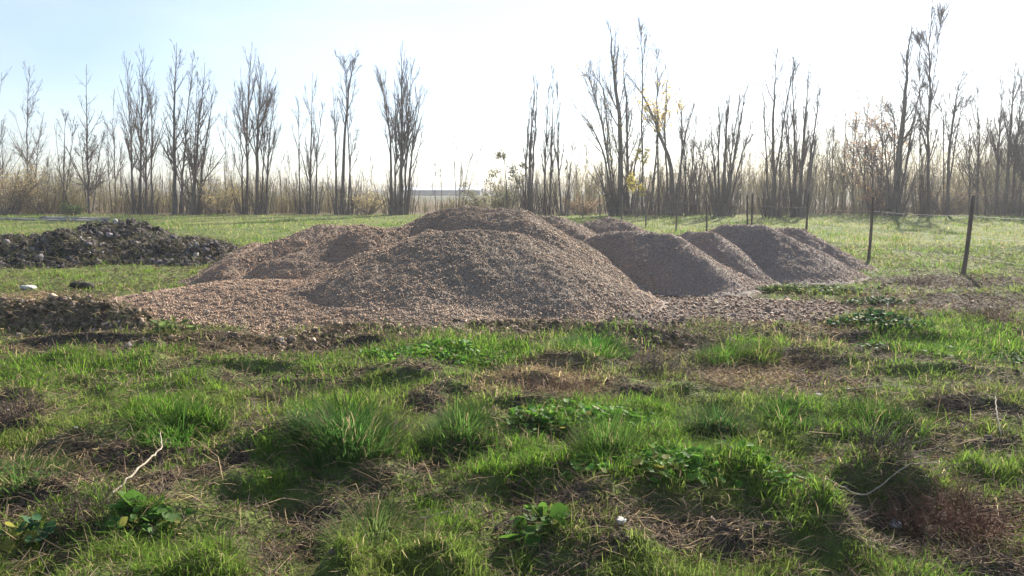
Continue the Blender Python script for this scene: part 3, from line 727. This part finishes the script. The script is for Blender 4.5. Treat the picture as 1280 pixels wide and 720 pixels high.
for i, (px, py, s, lb) in enumerate([(105, 358, .42, 'added dark green lump for the shaded weedy left end of the gravel sheet'), (12, 402, .22, 'added dark lump in place of a dark hollow at the left edge of the near heap'),  # both added, their dark colour imitating the shaded gravel end and a hollow
    (42, 385, .2, 'dark clod on the top of the near earth heap'), (60, 382, .14, 'smaller dark clod beside the flat pale stone')]):
    o = lump('earth_shade_clod', px, py, (s, s * .7, s * .45), lb, 'clod', None, 40 + i); o['group'] = 'clods of dark earth'
    o.data.materials.clear(); o.data.materials.append(noise_mat('earth_shade_clod', (.03, .03, .022), (.07, .06, .04), scale=14, bump=1, dist=.04))

# ------------------------------------------------------------------ wire fence
fe = empty('wire_fence', (8.9, 14.6, 0), 'old wire fence of weathered wooden posts running back on the right', 'fence')
def post(x, y, h, r, lean=(0, 0)):
    z = gh(x, y); m_ = 8; t = np.linspace(0, 1, m_)
    A = np.stack([x - 8.9 + lean[0] * t + .01 * np.sin(5 * t), y - 14.6 + lean[1] * t, z - .1 + (h + .1) * t], 1)[None]
    A = np.concatenate([A, A[:, -1:] + [[0, 0, .004]]], 1)
    Rr = (r * (1 - .12 * t) * rng.uniform(.93, 1.07, m_)); Rr = np.append(Rr, .001)[None]
    V, F_ = tubes(A, Rr, 8); mesh('post', V, [F_], M_post, parent=fe)
    return np.array([x + lean[0] * .9, y + lean[1] * .9, z])
PY = [11.7, 14.6, 17.5, 20.2, 23.2, 26.4, 29.2, 32.6, 36.0, 39.6, 43.0, 46.5]
tops = []
for i, y in enumerate(PY):
    x = 8.9 - (y - 14.6) * .17
    hgt = [1.5, 1.54, 1.47, 1.52, 1.5, 1.35, 1.4, 1.45, 1.4, 1.4, 1.4, 1.4][i]
    lean = [(.03, 0), (.10, .0), (.04, 0), (.05, 0), (.02, 0), (-.03, 0), (.02, 0), (0, 0), (.04, 0), (0, 0), (0, 0), (0, 0)][i]
    tops.append((x, y, gh(x, y), lean)); post(x, y, hgt, [.045, .043, .038, .034][min(i, 3)], lean)
post(8.9 - 8.6 * .17 - .14, 23.1, 1.45, .03, (-.04, 0))
for hgt in (.35, .75, 1.15):
    pts = []
    for (x0, y0, z0, l0), (x2, y2, z2, l2) in zip(tops[:-1], tops[1:]):
        for k in range(6):
            t = k / 6; sag = -.03 * 4 * t * (1 - t)
            pts.append([x0 + l0[0] * hgt / 1.5 + (x2 - x0) * t - 8.9 - .05, y0 + (y2 - y0) * t - 14.6, z0 + (z2 - z0) * t + hgt + sag])
    A = np.array(pts)[None]; V, F_ = tubes(A, np.full(A.shape[:2], .004), 4); mesh('wire', V, [F_], M_wire, parent=fe)

# ------------------------------------------------------------------ bare trees
def tree(label, Y, stems, ang=.46, lenf=.36, n1=30, n2=6, n3=4, up=.16, leaves=None, seed=None, t0=.22, group='bare trees along the far edge of the field', thick=1.0):
    bases = []; ang = ang * rng.uniform(.85, 1.2); lenf = lenf * rng.uniform(.85, 1.2); t0 = t0 * rng.uniform(.5, 1.3); n1 = n1 * rng.uniform(.6, .95) * (1.5 if stems[0][0][0][0] > 1030 else 1.0)
    prepared = []
    for st in stems:
        pts, wpx = st[0], st[1]; dY = st[2] if len(st) > 2 else rng.uniform(-.5, .5)
        Q = []
        for k, (px, py) in enumerate(pts):
            Q.append(pt(px, py, Y + dY + .4 * rng.normal() * (k > 0)))
        Q = np.array(Q); Q[0, 2] = -.05
        m_ = 14; t = np.linspace(0, len(Q) - 1, m_); i0 = np.minimum(t.astype(int), len(Q) - 2); f = (t - i0)[:, None]
        A = Q[i0] * (1 - f) + Q[i0 + 1] * f
        if len(Q) > 2:
            for _ in range(2): A[1:-1] = (A[:-2] + 2 * A[1:-1] + A[2:]) / 4
        L = np.linalg.norm(A[-1] - A[0]); A[1:-1] += rng.normal(size=(m_ - 2, 3)) * [.012 * L, .01 * L, 0] * .22
        r0 = wpx / 2 * Y / FPX * thick * .62
        tt = np.linspace(0, 1, m_); rr = r0 * ((1 - tt) ** 1.05 * .95 + .05); rr[0] *= 1.35
        rr = np.maximum(rr, .012)
        prepared.append((A, rr)); bases.append(A[0])
    o0 = np.mean(bases, 0); o0[2] = 0
    root = empty('bare_tree', o0, label, 'tree', group)
    Vs, Fs, off = [], [], 0
    tips = []
    for A, rr in prepared:
        V, F_ = tubes((A - o0)[None], rr[None], 8); mesh('trunk', V, [F_], M_bark, parent=root, smooth=True)
        A_ = (A - o0)[None]; R_ = rr[None]
        L = np.linalg.norm(A[-1] - A[0])
        B, Rb = spawn(A_, R_, max(3, int(n1 * min(1.2, L / 9.5) * (1 if L > 4 else .6))), t0, .95, ang, lenf * 1.12, up, .06, m=6, rf=.55, rmin=.0135, minlen=.3)
        C1, Rc = spawn(B, Rb, n2 + 1, .12, .97, ang * .95, .55, up * .6, .06, m=4, rf=.6, rmin=.0105, minlen=.2)
        D, Rd = spawn(C1, Rc, n3, .15, 1, ang * 1.1, .6, up * .5, .09, m=3, rf=.7, rmin=.007, minlen=.15)
        for X_, RX, k in ((B, Rb, 5), (C1, Rc, 3), (D, Rd, 3)):
            V, F_ = tubes(X_, RX, k); Vs.append(V); Fs.append(F_ + off); off += len(V)
        tips.append(D[:, -1])
        if A[0][2] < .5 and wpx > 3.5:                       # thin shoots sprouting round the foot
            ns = int(rng.integers(8, 20)); a_ = rng.uniform(0, 6.28, ns); q_ = rng.uniform(.1, .55, ns)
            b_s = (A[0] - o0) + np.stack([np.cos(a_) * q_, np.sin(a_) * q_, np.zeros(ns)], 1); b_s[:, 2] = -.05
            d_s = unit(np.stack([np.cos(a_) * .22, np.sin(a_) * .22, np.ones(ns)], 1) + rng.normal(size=(ns, 3)) * .07)
            L_s = rng.uniform(.8, 3.6, ns); E = np.stack([b_s + d_s * (L_s * k_ / 4)[:, None] + rng.normal(size=(ns, 3)) * .02 for k_ in range(5)], 1)
            Re = np.linspace(.028, .009, 5)[None].repeat(ns, 0)
            G, Rg = spawn(E, Re, 6, .2, .97, .4, .4, .1, .08, m=3, rmin=.008)
            for X_, RX in ((E, Re), (G, Rg)):
                V, F_ = tubes(X_, RX, 3); Vs.append(V); Fs.append(F_ + off); off += len(V)
    mesh('branches', np.concatenate(Vs), [np.concatenate(Fs)], M_twig, parent=root)
    if leaves:
        cpx, cpy, cr, nl, lc = leaves
        T = np.concatenate(tips)
        if cpx is not None:
            c = pt(cpx, cpy, Y) - o0; dd = np.linalg.norm((T - c) * [1, .6, 1], axis=1); T = T[dd < cr]
        if len(T) > 0:
            k = rng.choice(len(T), nl); p = T[k] + rng.normal(size=(nl, 3)) * .10
            s = rng.uniform(.045, .085, nl)[:, None]; u = unit(rng.normal(size=(nl, 3))); v = unit(np.cross(u, rng.normal(size=(nl, 3))))
            V = np.stack([p - u * s, p + v * s * .7, p + u * s, p - v * s * .7], 1).reshape(-1, 3)
            cc = np.repeat(np.asarray(lc) * rng.lognormal(0, .25, (nl, 1)), 4, 0)
            mesh('leaves', V, [np.arange(nl * 4).reshape(-1, 4)], M_leaf, np.clip(cc, 0, .9), parent=root)
    return root
b = 268
T_ = tree
T_('faint bare tree cut off by the left edge of the photo', 58, [([(-6, b), (-4, 190), (2, 90)], 4), ([(4, b), (2, 150)], 3)], ang=.5)
T_('slender faint bare tree near the left edge with spreading fine branches', 60, [([(37, b), (33, 180), (37, 82)], 4), ([(44, b), (46, 200), (55, 140)], 3)], ang=.55, lenf=.34)
T_('low crooked forked tree leaning left between two taller ones on the far left', 52, [([(90, b), (80, 235), (75, 215), (68, 155)], 4.5), ([(76, 225), (80, 190), (82, 140)], 3.5), ([(76, 225), (90, 180), (92, 150)], 2.5)], ang=.5, n1=16)
T_('single straight bare tree with wide even branches on the left', 51, [([(111, b), (109, 190), (108, 80)], 6), ([(107, 240), (103, 200), (98, 165)], 2.5), ([(113, 235), (124, 190), (130, 165)], 2.5)], ang=.62, lenf=.34, n1=34)
T_('thin bare tree just right of the single straight one', 54, [([(144, b), (143, 200), (142, 118)], 3.5), ([(140, b), (136, 215), (134, 150)], 3)], ang=.45, n1=18)
T_('cluster of four slim trunks left of the two heavy trunked trees', 51, [([(167, b), (164, 180), (158, 72)], 5.5), ([(175, b), (176, 160), (180, 60)], 6), ([(183, b), (182, 180), (188, 110)], 5), ([(190, b), (190, 170), (187, 96)], 5)], ang=.42)
T_('tall heavy bare tree with one straight and one leaning trunk', 50.5, [([(219, b), (218, 150), (221, 53)], 9), ([(226, b), (230, 190), (242, 62)], 6.5)], ang=.45, lenf=.30)
T_('heavy bare tree with stout dark forked trunks leaning right', 50, [([(240, b), (246, 190), (256, 78)], 9), ([(247, b), (254, 200), (268, 108)], 8), ([(243, b), (243, 190), (247, 90)], 5)], ang=.45)
T_('thin lone sapling standing between two heavy tree clusters on the left', 56, [([(281, b), (281, 200), (283, 138)], 2.5)], ang=.35, n1=14)
T_('upright fan-shaped cluster of bare trunks left of the gravel heaps', 50.5, [([(308, b), (309, 160), (313, 76)], 6.5), ([(322, b), (321, 170), (327, 80)], 8.5), ([(333, b), (335, 190), (344, 112)], 5.5), ([(304, b), (302, 190), (299, 108)], 4), ([(327, b), (330, 180), (335, 100)], 4)], ang=.34)
T_('loose thin trunked cluster behind the left gravel ridges', 51, [([(375, b), (374, 190), (372, 125)], 4), ([(388, b), (389, 180), (391, 90)], 5.5), ([(395, b), (396, 190), (404, 128)], 4.5)], ang=.40, n1=22)
T_('bare tree with one bent trunk forking into two at its top', 50, [([(427, b), (430, 180), (437, 105), (443, 72)], 8), ([(436, 115), (432, 90), (431, 76)], 3), ([(420, b), (420, 180), (416, 108)], 5.5), ([(435, b), (438, 200), (446, 150)], 4)], ang=.42, lenf=.24, n1=20)
T_('tallest narrow bare tree left of the middle, dense on its right side', 49.5, [([(501, b), (503, 160), (501, 58)], 9), ([(489, b), (489, 180), (482, 130), (475, 96)], 6), ([(494, b), (495, 170), (493, 100)], 5), ([(508, b), (516, 180), (528, 105)], 6), ([(505, b), (510, 160), (514, 80)], 5)], ang=.38, n1=30)
T_('small fan of thin saplings above the left shoulder of the tallest gravel heap', 52, [([(573, b), (576, 215), (580, 160)], 2.4), ([(571, b), (568, 210), (566, 175)], 2), ([(576, b), (585, 210), (594, 162)], 2.2), ([(579, b), (590, 220), (601, 185)], 2)], ang=.25, n1=8, n2=4, n3=3)
T_('low bushy shrub-like tree behind the tallest gravel heap', 45, [([(634, b), (633, 230), (630, 192)], 4), ([(630, b), (620, 240), (610, 215)], 3), ([(638, b), (645, 235), (652, 212)], 3)], ang=.8, lenf=.5, n1=20, up=.08, leaves=(None, 0, 0, 600, (.24, .22, .12)))
T_('narrow columnar bare tree standing just right of the tallest gravel heap', 48, [([(661, b), (663, 180), (670, 92)], 8), ([(664, b), (668, 180), (672, 105)], 5), ([(656, b), (658, 190), (664, 120)], 4)], ang=.22, lenf=.22, n1=30)
T_('three slim columnar trunks right of the narrow columnar tree', 48.5, [([(680, b), (682, 180), (686, 108)], 5), ([(687, b), (690, 180), (692, 86)], 5), ([(702, b), (697, 190), (697, 100)], 4.5)], ang=.22, lenf=.2, n1=26)
T_('pair of short thin saplings left of the biggest spreading tree', 49, [([(710, b), (712, 225), (717, 175)], 3), ([(706, b), (708, 230), (707, 195)], 2.5)], ang=.3, n1=10)
T_('biggest spreading bare tree with long crooked left limbs, right of the middle', 48,
   [([(777, b), (775, 150), (766, 80), (763, 30)], 12), ([(785, b), (784, 160), (779, 60)], 8), ([(770, 225), (755, 190), (738, 155), (716, 130)], 5.5), ([(772, 200), (750, 140), (738, 105), (735, 84)], 5),
    ([(774, 130), (755, 108), (735, 88)], 3.5), ([(790, b), (792, 210), (803, 165), (812, 150)], 5), ([(768, b), (755, 235), (745, 215), (726, 165)], 4)], ang=.5, lenf=.26, n1=24, leaves=(765, 170, 6, 420, (.45, .38, .16)))
T_('tall forked bare tree with a few yellow leaves, right of the biggest one', 48,
   [([(841, b), (840, 205), (822, 160), (805, 120), (783, 90)], 11), ([(806, 122), (803, 80), (802, 36)], 4.5), ([(838, 200), (830, 150), (836, 78)], 5.5), ([(842, 205), (858, 165), (868, 130)], 6), ([(826, 165), (822, 110), (821, 62)], 4.5), ([(812, b), (820, 200), (821, 160)], 7), ([(848, b), (852, 180), (851, 86)], 5)],
   ang=.42, lenf=.25, n1=22, leaves=(826, 132, 1.6, 900, (.72, .52, .14)))
T_('small yellow-leaved sapling between the two big spreading trees', 46, [([(797, b), (799, 220), (803, 185)], 3), ([(795, b), (793, 230), (790, 205)], 2.5)], ang=.5, n1=12, leaves=(None, 0, 0, 700, (.5, .42, .10)))
T_('ragged mass of thin stems right of the forked yellow-leaved tree', 49, [([(862, b), (866, 200), (872, 140)], 5), ([(868, b), (878, 200), (884, 160)], 4), ([(858, b), (856, 200), (852, 140)], 5), ([(875, b), (868, 210), (866, 175)], 4)], ang=.35)
T_('dense broom-shaped clump of upright thin trunks leaning right', 46.5, [([(903, b), (906, 190), (912, 112)], 9), ([(908, b), (918, 190), (934, 104)], 8), ([(898, b), (892, 200), (888, 150)], 6), ([(910, b), (925, 200), (942, 150)], 5), ([(900, b), (898, 190), (900, 130)], 6), ([(906, b), (914, 190), (925, 118)], 5), ([(895, b), (884, 215), (870, 178)], 4)], ang=.24, lenf=.24, n1=30)
T_('bare tree forking into two long arms above the low grey heap', 46, [([(967, b), (966, 145), (972, 56)], 9), ([(966, 150), (955, 125), (949, 100)], 4), ([(968, 140), (985, 115), (995, 72)], 5), ([(974, b), (976, 200), (980, 120)], 6)], ang=.42, lenf=.24, n1=24)
T_('dense fan-shaped bare tree just right of the two-armed one', 46, [([(994, b), (993, 190), (991, 78)], 10), ([(999, b), (1004, 180), (1012, 78)], 9), ([(1003, b), (1014, 190), (1027, 104)], 7), ([(990, b), (986, 190), (984, 120)], 6), ([(1006, b), (1016, 200), (1022, 150)], 5)], ang=.26, lenf=.24, n1=30)
T_('group of slim pale trees left of the thick dark trunk at right', 54, [([(1042, b), (1040, 200), (1044, 135)], 4), ([(1052, b), (1056, 190), (1058, 125)], 4), ([(1066, b), (1066, 190), (1074, 118)], 4.5), ([(1078, b), (1082, 190), (1085, 120)], 4.5), ([(1030, b), (1034, 200), (1036, 160)], 3)], ang=.36, n1=26)
T_('bushy pinkish bare tree with some last leaves before the thick dark trunk', 49, [([(1092, b), (1090, 200), (1082, 130)], 5), ([(1098, b), (1104, 190), (1100, 118)], 5), ([(1088, b), (1076, 210), (1066, 150)], 4), ([(1100, b), (1112, 200), (1120, 140)], 4)], ang=.55, lenf=.36, n1=30, leaves=(None, 0, 0, 1500, (.45, .30, .18)))
T_('thick dark trunked tree with a high bare leader and an arm to the right', 47, [([(1119, b), (1125, 180), (1131, 120), (1134, 75), (1140, 30)], 14), ([(1132, 125), (1148, 113), (1158, 104)], 4), ([(1122, b), (1136, 190), (1150, 140)], 6), ([(1114, b), (1108, 200), (1104, 150)], 6), ([(1124, 200), (1118, 150), (1112, 135)], 4)], ang=.5, lenf=.22, n1=26)
T_('tallest tree of all, a thin bare trunk reaching the top edge on the right', 48, [([(1160, b), (1162, 150), (1162, 60), (1166, -8)], 6.5), ([(1163, 110), (1150, 60), (1148, 50)], 2.5), ([(1163, 70), (1174, 40), (1178, 15)], 2.2), ([(1155, b), (1152, 210), (1150, 160)], 4)], ang=.42, lenf=.17, n1=26)
T_('bare tree with a long bare leader leaning right, right of the tallest one', 48.5, [([(1184, b), (1187, 170), (1195, 125), (1203, 92)], 7), ([(1186, 175), (1180, 150), (1174, 130)], 3.5), ([(1188, 165), (1200, 140), (1210, 125)], 3.5)], ang=.5, lenf=.26, n1=24)
T_('slim twin trunks with wavy tops third from the right edge', 49, [([(1221, b), (1224, 180), (1222, 110)], 5), ([(1212, b), (1212, 190), (1209, 140)], 4), ([(1231, b), (1232, 200), (1236, 150)], 3.5)], ang=.4)
T_('tall bare tree with three dark trunks beside the right edge', 48, [([(1245, b), (1249, 170), (1253, 98)], 7), ([(1255, b), (1264, 160), (1270, 74)], 7.5), ([(1264, b), (1272, 170), (1279, 78)], 6)], ang=.42, lenf=.27)
T_('bare tree cut off by the right edge of the photo', 47, [([(1282, b), (1286, 180), (1292, 90)], 7), ([(1275, b), (1277, 200), (1280, 150)], 4)], ang=.42)

SAP = {22: 'thin bare sapling just left of the slender faint tree near the left edge',
 58: 'thin bare sapling between the slender faint tree and the crooked forked one',
 124: 'thin bare sapling close to the right of the single straight tree',
 152: 'thin bare sapling left of the cluster of four slim trunks',
 203: 'thin bare sapling between the four slim trunks and the heavy trunked tree',
 262: 'thin bare sapling right of the stout leaning forked tree',
 292: 'thin bare sapling just left of the upright fan-shaped cluster',
 352: 'thin bare sapling just right of the upright fan-shaped cluster',
 363: 'thin bare sapling just left of the loose thin trunked cluster',
 410: 'thin bare sapling left of the bent trunk that forks at its top',
 455: 'thin bare sapling right of the bent forking tree, above the golden shrub',
 466: 'thin bare sapling left of the tallest narrow tree left of the middle',
 545: 'thin bare sapling in front of the far shed, left one of a close pair',
 553: 'thin bare sapling in front of the far shed, right one of a close pair',
 722: 'thin bare sapling above the orange brown low shrub',
 735: 'thin bare sapling just right of the orange brown low shrub',
 748: 'thin bare sapling left of the foot of the biggest spreading tree',
 925: 'thin bare sapling just right of the broom-shaped clump',
 940: 'thin bare sapling behind the close pair of fence posts',
 1020: 'thin bare sapling right of the dense fan-shaped tree',
 1142: 'thin bare sapling between the thick dark trunk and the tallest tree',
 1172: 'thin bare sapling just right of the tallest tree of all',
 1200: 'thin bare sapling right of the tree with the leaning leader',
 1240: 'thin bare sapling left of the three dark trunks at the right edge'}
# thin saplings scattered along the wood edge, alike to one another
for i, (px, ty) in enumerate([(22, 190), (58, 195), (124, 190), (152, 175), (203, 180), (262, 190), (292, 180), (352, 190), (363, 185), (410, 190), (455, 200), (466, 195), (545, 205), (553, 210),
                              (722, 185), (735, 190), (748, 180), (925, 190), (940, 185), (1020, 170), (1142, 150), (1172, 160), (1200, 165), (1240, 150)]):
    T_(SAP[px], rng.uniform(52, 58), [([(px, 264), (px + rng.uniform(-3, 3), (264 + ty) / 2), (px + rng.uniform(-5, 5), ty)], 1.8)], ang=.3, n1=9, n2=5, n3=3, group='thin saplings at the wood edge')

# ------------------------------------------------------------------ undergrowth, reeds and far wood
def interp(px, tab):
    return np.interp(px, [a for a, _ in tab], [b_ for _, b_ in tab])
def thicket(name, label, n, y0, y1, hgt, cols, sub1, sub2, rad, lean=.12, twigr=.006, leaf=0, seed=0, lcol=(.4, .3, .17), xr=None):
    n = int(n * 1.15); y = rng.uniform(y0, y1, n); x = rng.uniform(-.92, .92, n) * y
    px, _ = proj(x, y)
    hh = interp(px, hgt) * rng.uniform(.5, 1.15, n) * (1 + .7 * fbm(x, y, .22, 3, seed=seed)).clip(.25, 1.7)
    k = (hh > .05) & (rng.random(n) < .55 + .9 * fbm(x, y, .35, 2, seed=seed + 9)); x, y, hh, px = x[k], y[k], hh[k], px[k]; n = len(x)
    p = np.stack([x, y, np.zeros(n)], 1); d = unit(np.stack([rng.normal(0, lean, n), rng.normal(0, lean, n), np.ones(n)], 1)); pts = [p]
    for q in range(3):
        pts.append(pts[-1] + d * hh[:, None] / 3); d = unit(d + rng.normal(size=d.shape) * .10)
    A = np.stack(pts, 1); Ra = rad * np.linspace(1, .3, 4)[None] * rng.uniform(.6, 1.4, (n, 1))
    B, Rb = spawn(A, Ra, sub1, .1, .98, .45, .42, .12, .12, m=3, rmin=twigr * 1.3)
    Vs, Fs, off, Cs = [], [], 0, []
    sets = [(A, Ra, 0), (B, Rb, 1)]
    if sub2:
        D, Rd = spawn(B, Rb, sub2, .1, 1, .5, .55, .08, .14, m=3, rmin=twigr); sets.append((D, Rd, 2))
    for X_, RX, lv in sets:
        V, F_ = tubes(X_, RX, 3); Vs.append(V); Fs.append(F_ + off); off += len(V)
        c = np.asarray(cols)[rng.integers(0, len(cols), len(X_))] * rng.lognormal(0, .2, (len(X_), 1))
        Cs.append(np.repeat(c, X_.shape[1] * 3, 0))
    faces = [np.concatenate(Fs)]
    if leaf:
        T = sets[-1][0][:, -1]; q = rng.choice(len(T), leaf); p = T[q] + rng.normal(size=(leaf, 3)) * .08
        s = rng.uniform(.025, .055, leaf)[:, None]; u = unit(rng.normal(size=(leaf, 3))); v = unit(np.cross(u, rng.normal(size=(leaf, 3))))
        Vs.append(np.stack([p - u * s, p + v * s * .6, p + u * s, p - v * s * .6], 1).reshape(-1, 3)); faces.append(np.arange(leaf * 4).reshape(-1, 4) + off)
        Cs.append(np.repeat(np.asarray(lcol) * rng.lognormal(0, .3, (leaf, 1)), 4, 0))
    o = mesh(name, np.concatenate(Vs), faces, M_scrub, np.clip(np.concatenate(Cs), 0, .8))
    return tag(o, label, 'undergrowth', kind='stuff')
TAN = [(.58, .47, .28), (.46, .37, .22), (.32, .30, .17), (.42, .44, .18)]
HAZED_GREY = [(.36, .32, .24), (.27, .24, .19), (.46, .39, .28), (.38, .37, .21)]  # stem colours lightened to imitate pale glare haze over the wood
thicket('undergrowth', 'tan and brown undergrowth along the edge of the wood', 6600, 52.5, 60,
        [(-200, 3.0), (0, 3.1), (250, 2.6), (380, 2.3), (470, 1.9), (510, 1.2), (600, 1.2), (625, 2.6), (700, 3.0), (900, 3.8), (1030, 4.3), (1100, 4.8), (1280, 4.4), (1500, 4.4)], TAN + HAZED_GREY, 5, 3, .016, leaf=45000, seed=1, lcol=(.5, .44, .22))
thicket('young_growth', 'grey haze of thin upright stems filling the gaps between the trees', 2700, 55, 66,
        [(-200, 3.5), (0, 3.3), (380, 2.8), (440, 2.2), (500, 1.0), (610, 1.0), (640, 3.8), (700, 4.6), (860, 5.6), (960, 5.2), (1040, 6.2), (1130, 7.0), (1200, 5.6), (1280, 5.6), (1500, 7)], HAZED_GREY, 7, 4, .02, lean=.08, leaf=30000, seed=2, lcol=(.5, .43, .25))
thicket('reeds', 'straw coloured reeds and tall dead grass in front of the wood', 8000, 51.6, 53.5,
        [(-200, 1.5), (0, 1.5), (350, 1.2), (400, 1.2), (470, 1.4), (520, .8), (640, .9), (760, 1.2), (800, .6), (1040, .9), (1280, 1.0), (1500, 1)], [(.42, .33, .18), (.36, .27, .15), (.30, .24, .12), (.2, .2, .09)], 2, 0, .012, lean=.16, seed=3)
thicket('far_wood', 'low line of far-off trees and hedges on the horizon', 3600, 250, 330,
        [(-300, 9), (0, 8.5), (380, 6), (430, 4.6), (600, 4.6), (660, 7), (1000, 9), (1280, 9), (1600, 9)], HAZED_GREY, 6, 4, .09, lean=.1, twigr=.05, seed=4)

def shrub(px, Y, w_, h_, label, leafc, nl, stems=40):
    q = pt(px, 262, Y); n = stems
    a = rng.uniform(0, 2 * math.pi, n); r = rng.random(n) * w_ * .18
    p0 = np.stack([np.cos(a) * r, np.sin(a) * r, np.full(n, -.03)], 1); d = unit(np.stack([np.cos(a) * w_ / h_ * .55, np.sin(a) * w_ / h_ * .55, np.ones(n)], 1) + rng.normal(size=(n, 3)) * .15)
    L = h_ * rng.uniform(.6, 1.1, n); pts = [p0]
    for k in range(4):
        pts.append(pts[-1] + d * L[:, None] / 4); d = unit(d + rng.normal(size=d.shape) * .1)
    A = np.stack(pts, 1); Ra = np.linspace(.022, .008, 5)[None].repeat(n, 0)
    B, Rb = spawn(A, Ra, 7, .2, .98, .5, .4, .05, .1, m=3, rmin=.008); D, Rd = spawn(B, Rb, 4, .1, 1, .6, .5, .02, .1, m=3, rmin=.006)
    V1, F1 = tubes(A, Ra); V2, F2 = tubes(B, Rb); V3, F3 = tubes(D, Rd)
    e = empty('shrub', (q[0], Y, 0), label, 'shrub', 'shrubs at the wood edge')
    mesh('branches', np.concatenate([V1, V2, V3]), [np.concatenate([F1, F2 + len(V1), F3 + len(V1) + len(V2)])], M_twig, parent=e)
    T = D[:, -1]; k = rng.choice(len(T), nl); p = T[k] + rng.normal(size=(nl, 3)) * .12; s = rng.uniform(.03, .06, nl)[:, None]
    u = unit(rng.normal(size=(nl, 3))); v = unit(np.cross(u, rng.normal(size=(nl, 3))))
    mesh('leaves', np.stack([p - u * s, p + v * s * .6, p + u * s, p - v * s * .6], 1).reshape(-1, 3), [np.arange(nl * 4).reshape(-1, 4)], M_leaf, np.repeat(np.clip(np.asarray(leafc) * rng.lognormal(0, .25, (nl, 1)), 0, .9), 4, 0), parent=e)
shrub(6, 50, 4.2, 3.8, 'golden leaved shrub at the left edge of the wood', (.45, .35, .18), 5000, 70)
shrub(60, 52, 4, 3.2, 'grey green bushy shrub right of the golden one', (.22, .2, .12), 3000)
shrub(88, 49.3, 1.6, .9, 'low dark green bush at the foot of the crooked forked tree', (.07, .10, .03), 1600, 24)
shrub(272, 51, 3.4, 2.6, 'yellow brown shrub between heavy trunks on the left', (.36, .29, .13), 3000)
shrub(458, 50.5, 2.6, 2.0, 'golden dry shrub left of the tallest narrow tree', (.40, .33, .17), 2000)
shrub(612, 46, 3.6, 2.3, 'grey green twiggy shrub behind the top of the tallest heap', (.2, .19, .11), 3200)
shrub(728, 50, 2.6, 1.5, 'orange brown low shrub seen between the heaps and the trees', (.34, .24, .13), 1500)
shrub(1088, 48, 1.6, 2.9, 'small orange leaved shrub behind the second fence post', (.5, .3, .13), 700, 16)
shrub(1180, 50, 5, 3.2, 'brown dense shrub behind the right meadow', (.28, .22, .13), 3000, 60)
shrub(1262, 49.5, 4, 2.6, 'greyish shrub behind the meadow at the right edge', (.26, .23, .16), 2600)

# ------------------------------------------------------------------ far shed and boards
import bmesh
def box(name, x0, x1_, y0, y1_, z0, z1_, mat, parent=None, origin=(0, 0, 0), bev=0):
    bm = bmesh.new(); bmesh.ops.create_cube(bm, size=1)
    for v in bm.verts:
        v.co.x = (x0 + x1_) / 2 + v.co.x * (x1_ - x0) - origin[0]; v.co.y = (y0 + y1_) / 2 + v.co.y * (y1_ - y0) - origin[1]; v.co.z = (z0 + z1_) / 2 + v.co.z * (z1_ - z0) - origin[2]
    if bev: bmesh.ops.bevel(bm, geom=bm.edges[:], offset=bev, segments=1, affect='EDGES')
    me = bpy.data.meshes.new(name); bm.to_mesh(me); bm.free(); me.materials.append(mat)
    o = bpy.data.objects.new(name, me); S.collection.objects.link(o)
    if parent: o.parent = parent
    return o
Yb = 230; xa = pt(505, 236, Yb)[0]; xb = pt(600, 236, Yb)[0]
og = ((xa + xb) / 2, Yb, 0); sh = empty('long_shed', og, 'long low pale roofed shed far away beyond the bare trees', 'shed')
box('wall', xa, xb, Yb, Yb + 12, 0, 1.75, M_wallg, sh, og)
bm = bmesh.new(); z0, z1_ = 1.75, 2.7
vs = [bm.verts.new((x - og[0], y - og[1], z)) for x in (xa - .5, xb + .5) for y, z in ((Yb - .6, z0), (Yb + 6, z1_), (Yb + 12.6, z0), (Yb + 12.6, z0 - .12), (Yb + 6, z1_ - .12), (Yb - .6, z0 - .12))]
for a, b2, c, d in ((0, 1, 7, 6), (1, 2, 8, 7), (3, 4, 10, 9), (4, 5, 11, 10), (5, 0, 6, 11), (2, 3, 9, 8)): bm.faces.new([vs[a], vs[b2], vs[c], vs[d]])
bm.faces.new(vs[:6]); bm.faces.new(vs[6:][::-1]); bmesh.ops.recalc_face_normals(bm, faces=bm.faces)
me = bpy.data.meshes.new('roof'); bm.to_mesh(me); bm.free(); me.materials.append(M_roofw); ro = bpy.data.objects.new('roof', me); S.collection.objects.link(ro); ro.parent = sh
for k in range(7):
    x = xa + (xb - xa) * (k + .5) / 7; box('doorway', x - .9, x + .9, Yb - .05, Yb - .003, .3, 1.4, M_post, sh, og)
for i, (x0, x2, yy_, dz, lb) in enumerate([(-28.5, -24.2, 40.5, 0, 'longest pale board lying in the grass at the far left'), (-26.5, -22.6, 42.0, 0, 'second pale board behind the longest one at the far left'), (-24.5, -21.5, 39.6, 0, 'short greyish board right of the longest one at the far left')]):
    o = box('board', -(x2 - x0) / 2, (x2 - x0) / 2, -.12, .12, 0, .05, M_board, bev=.006); z = gh((x0 + x2) / 2, yy_)
    o.location = ((x0 + x2) / 2, yy_, z + .05); o.rotation_euler = (.25, .02, R(-4 + 5 * i)); tag(o, lb, 'board', 'pale boards left in the grass')

# ------------------------------------------------------------------ air
hz = box('haze', -420, 420, -80, 420, -1.5, 32, None)
hz.data.materials.clear(); m, t, b_, o_ = new_mat('haze'); t.nodes.remove(b_)
pv = t.nodes.new('ShaderNodeVolumePrincipled'); pv.inputs['Density'].default_value = .0009; pv.inputs['Color'].default_value = (.93, .95, 1, 1); pv.inputs['Anisotropy'].default_value = .35
t.links.new(pv.outputs[0], o_.inputs['Volume']); hz.data.materials.append(m); tag(hz, kind='stuff')
print('verts', sum(len(o.data.vertices) for o in S.objects if o.type == 'MESH'))
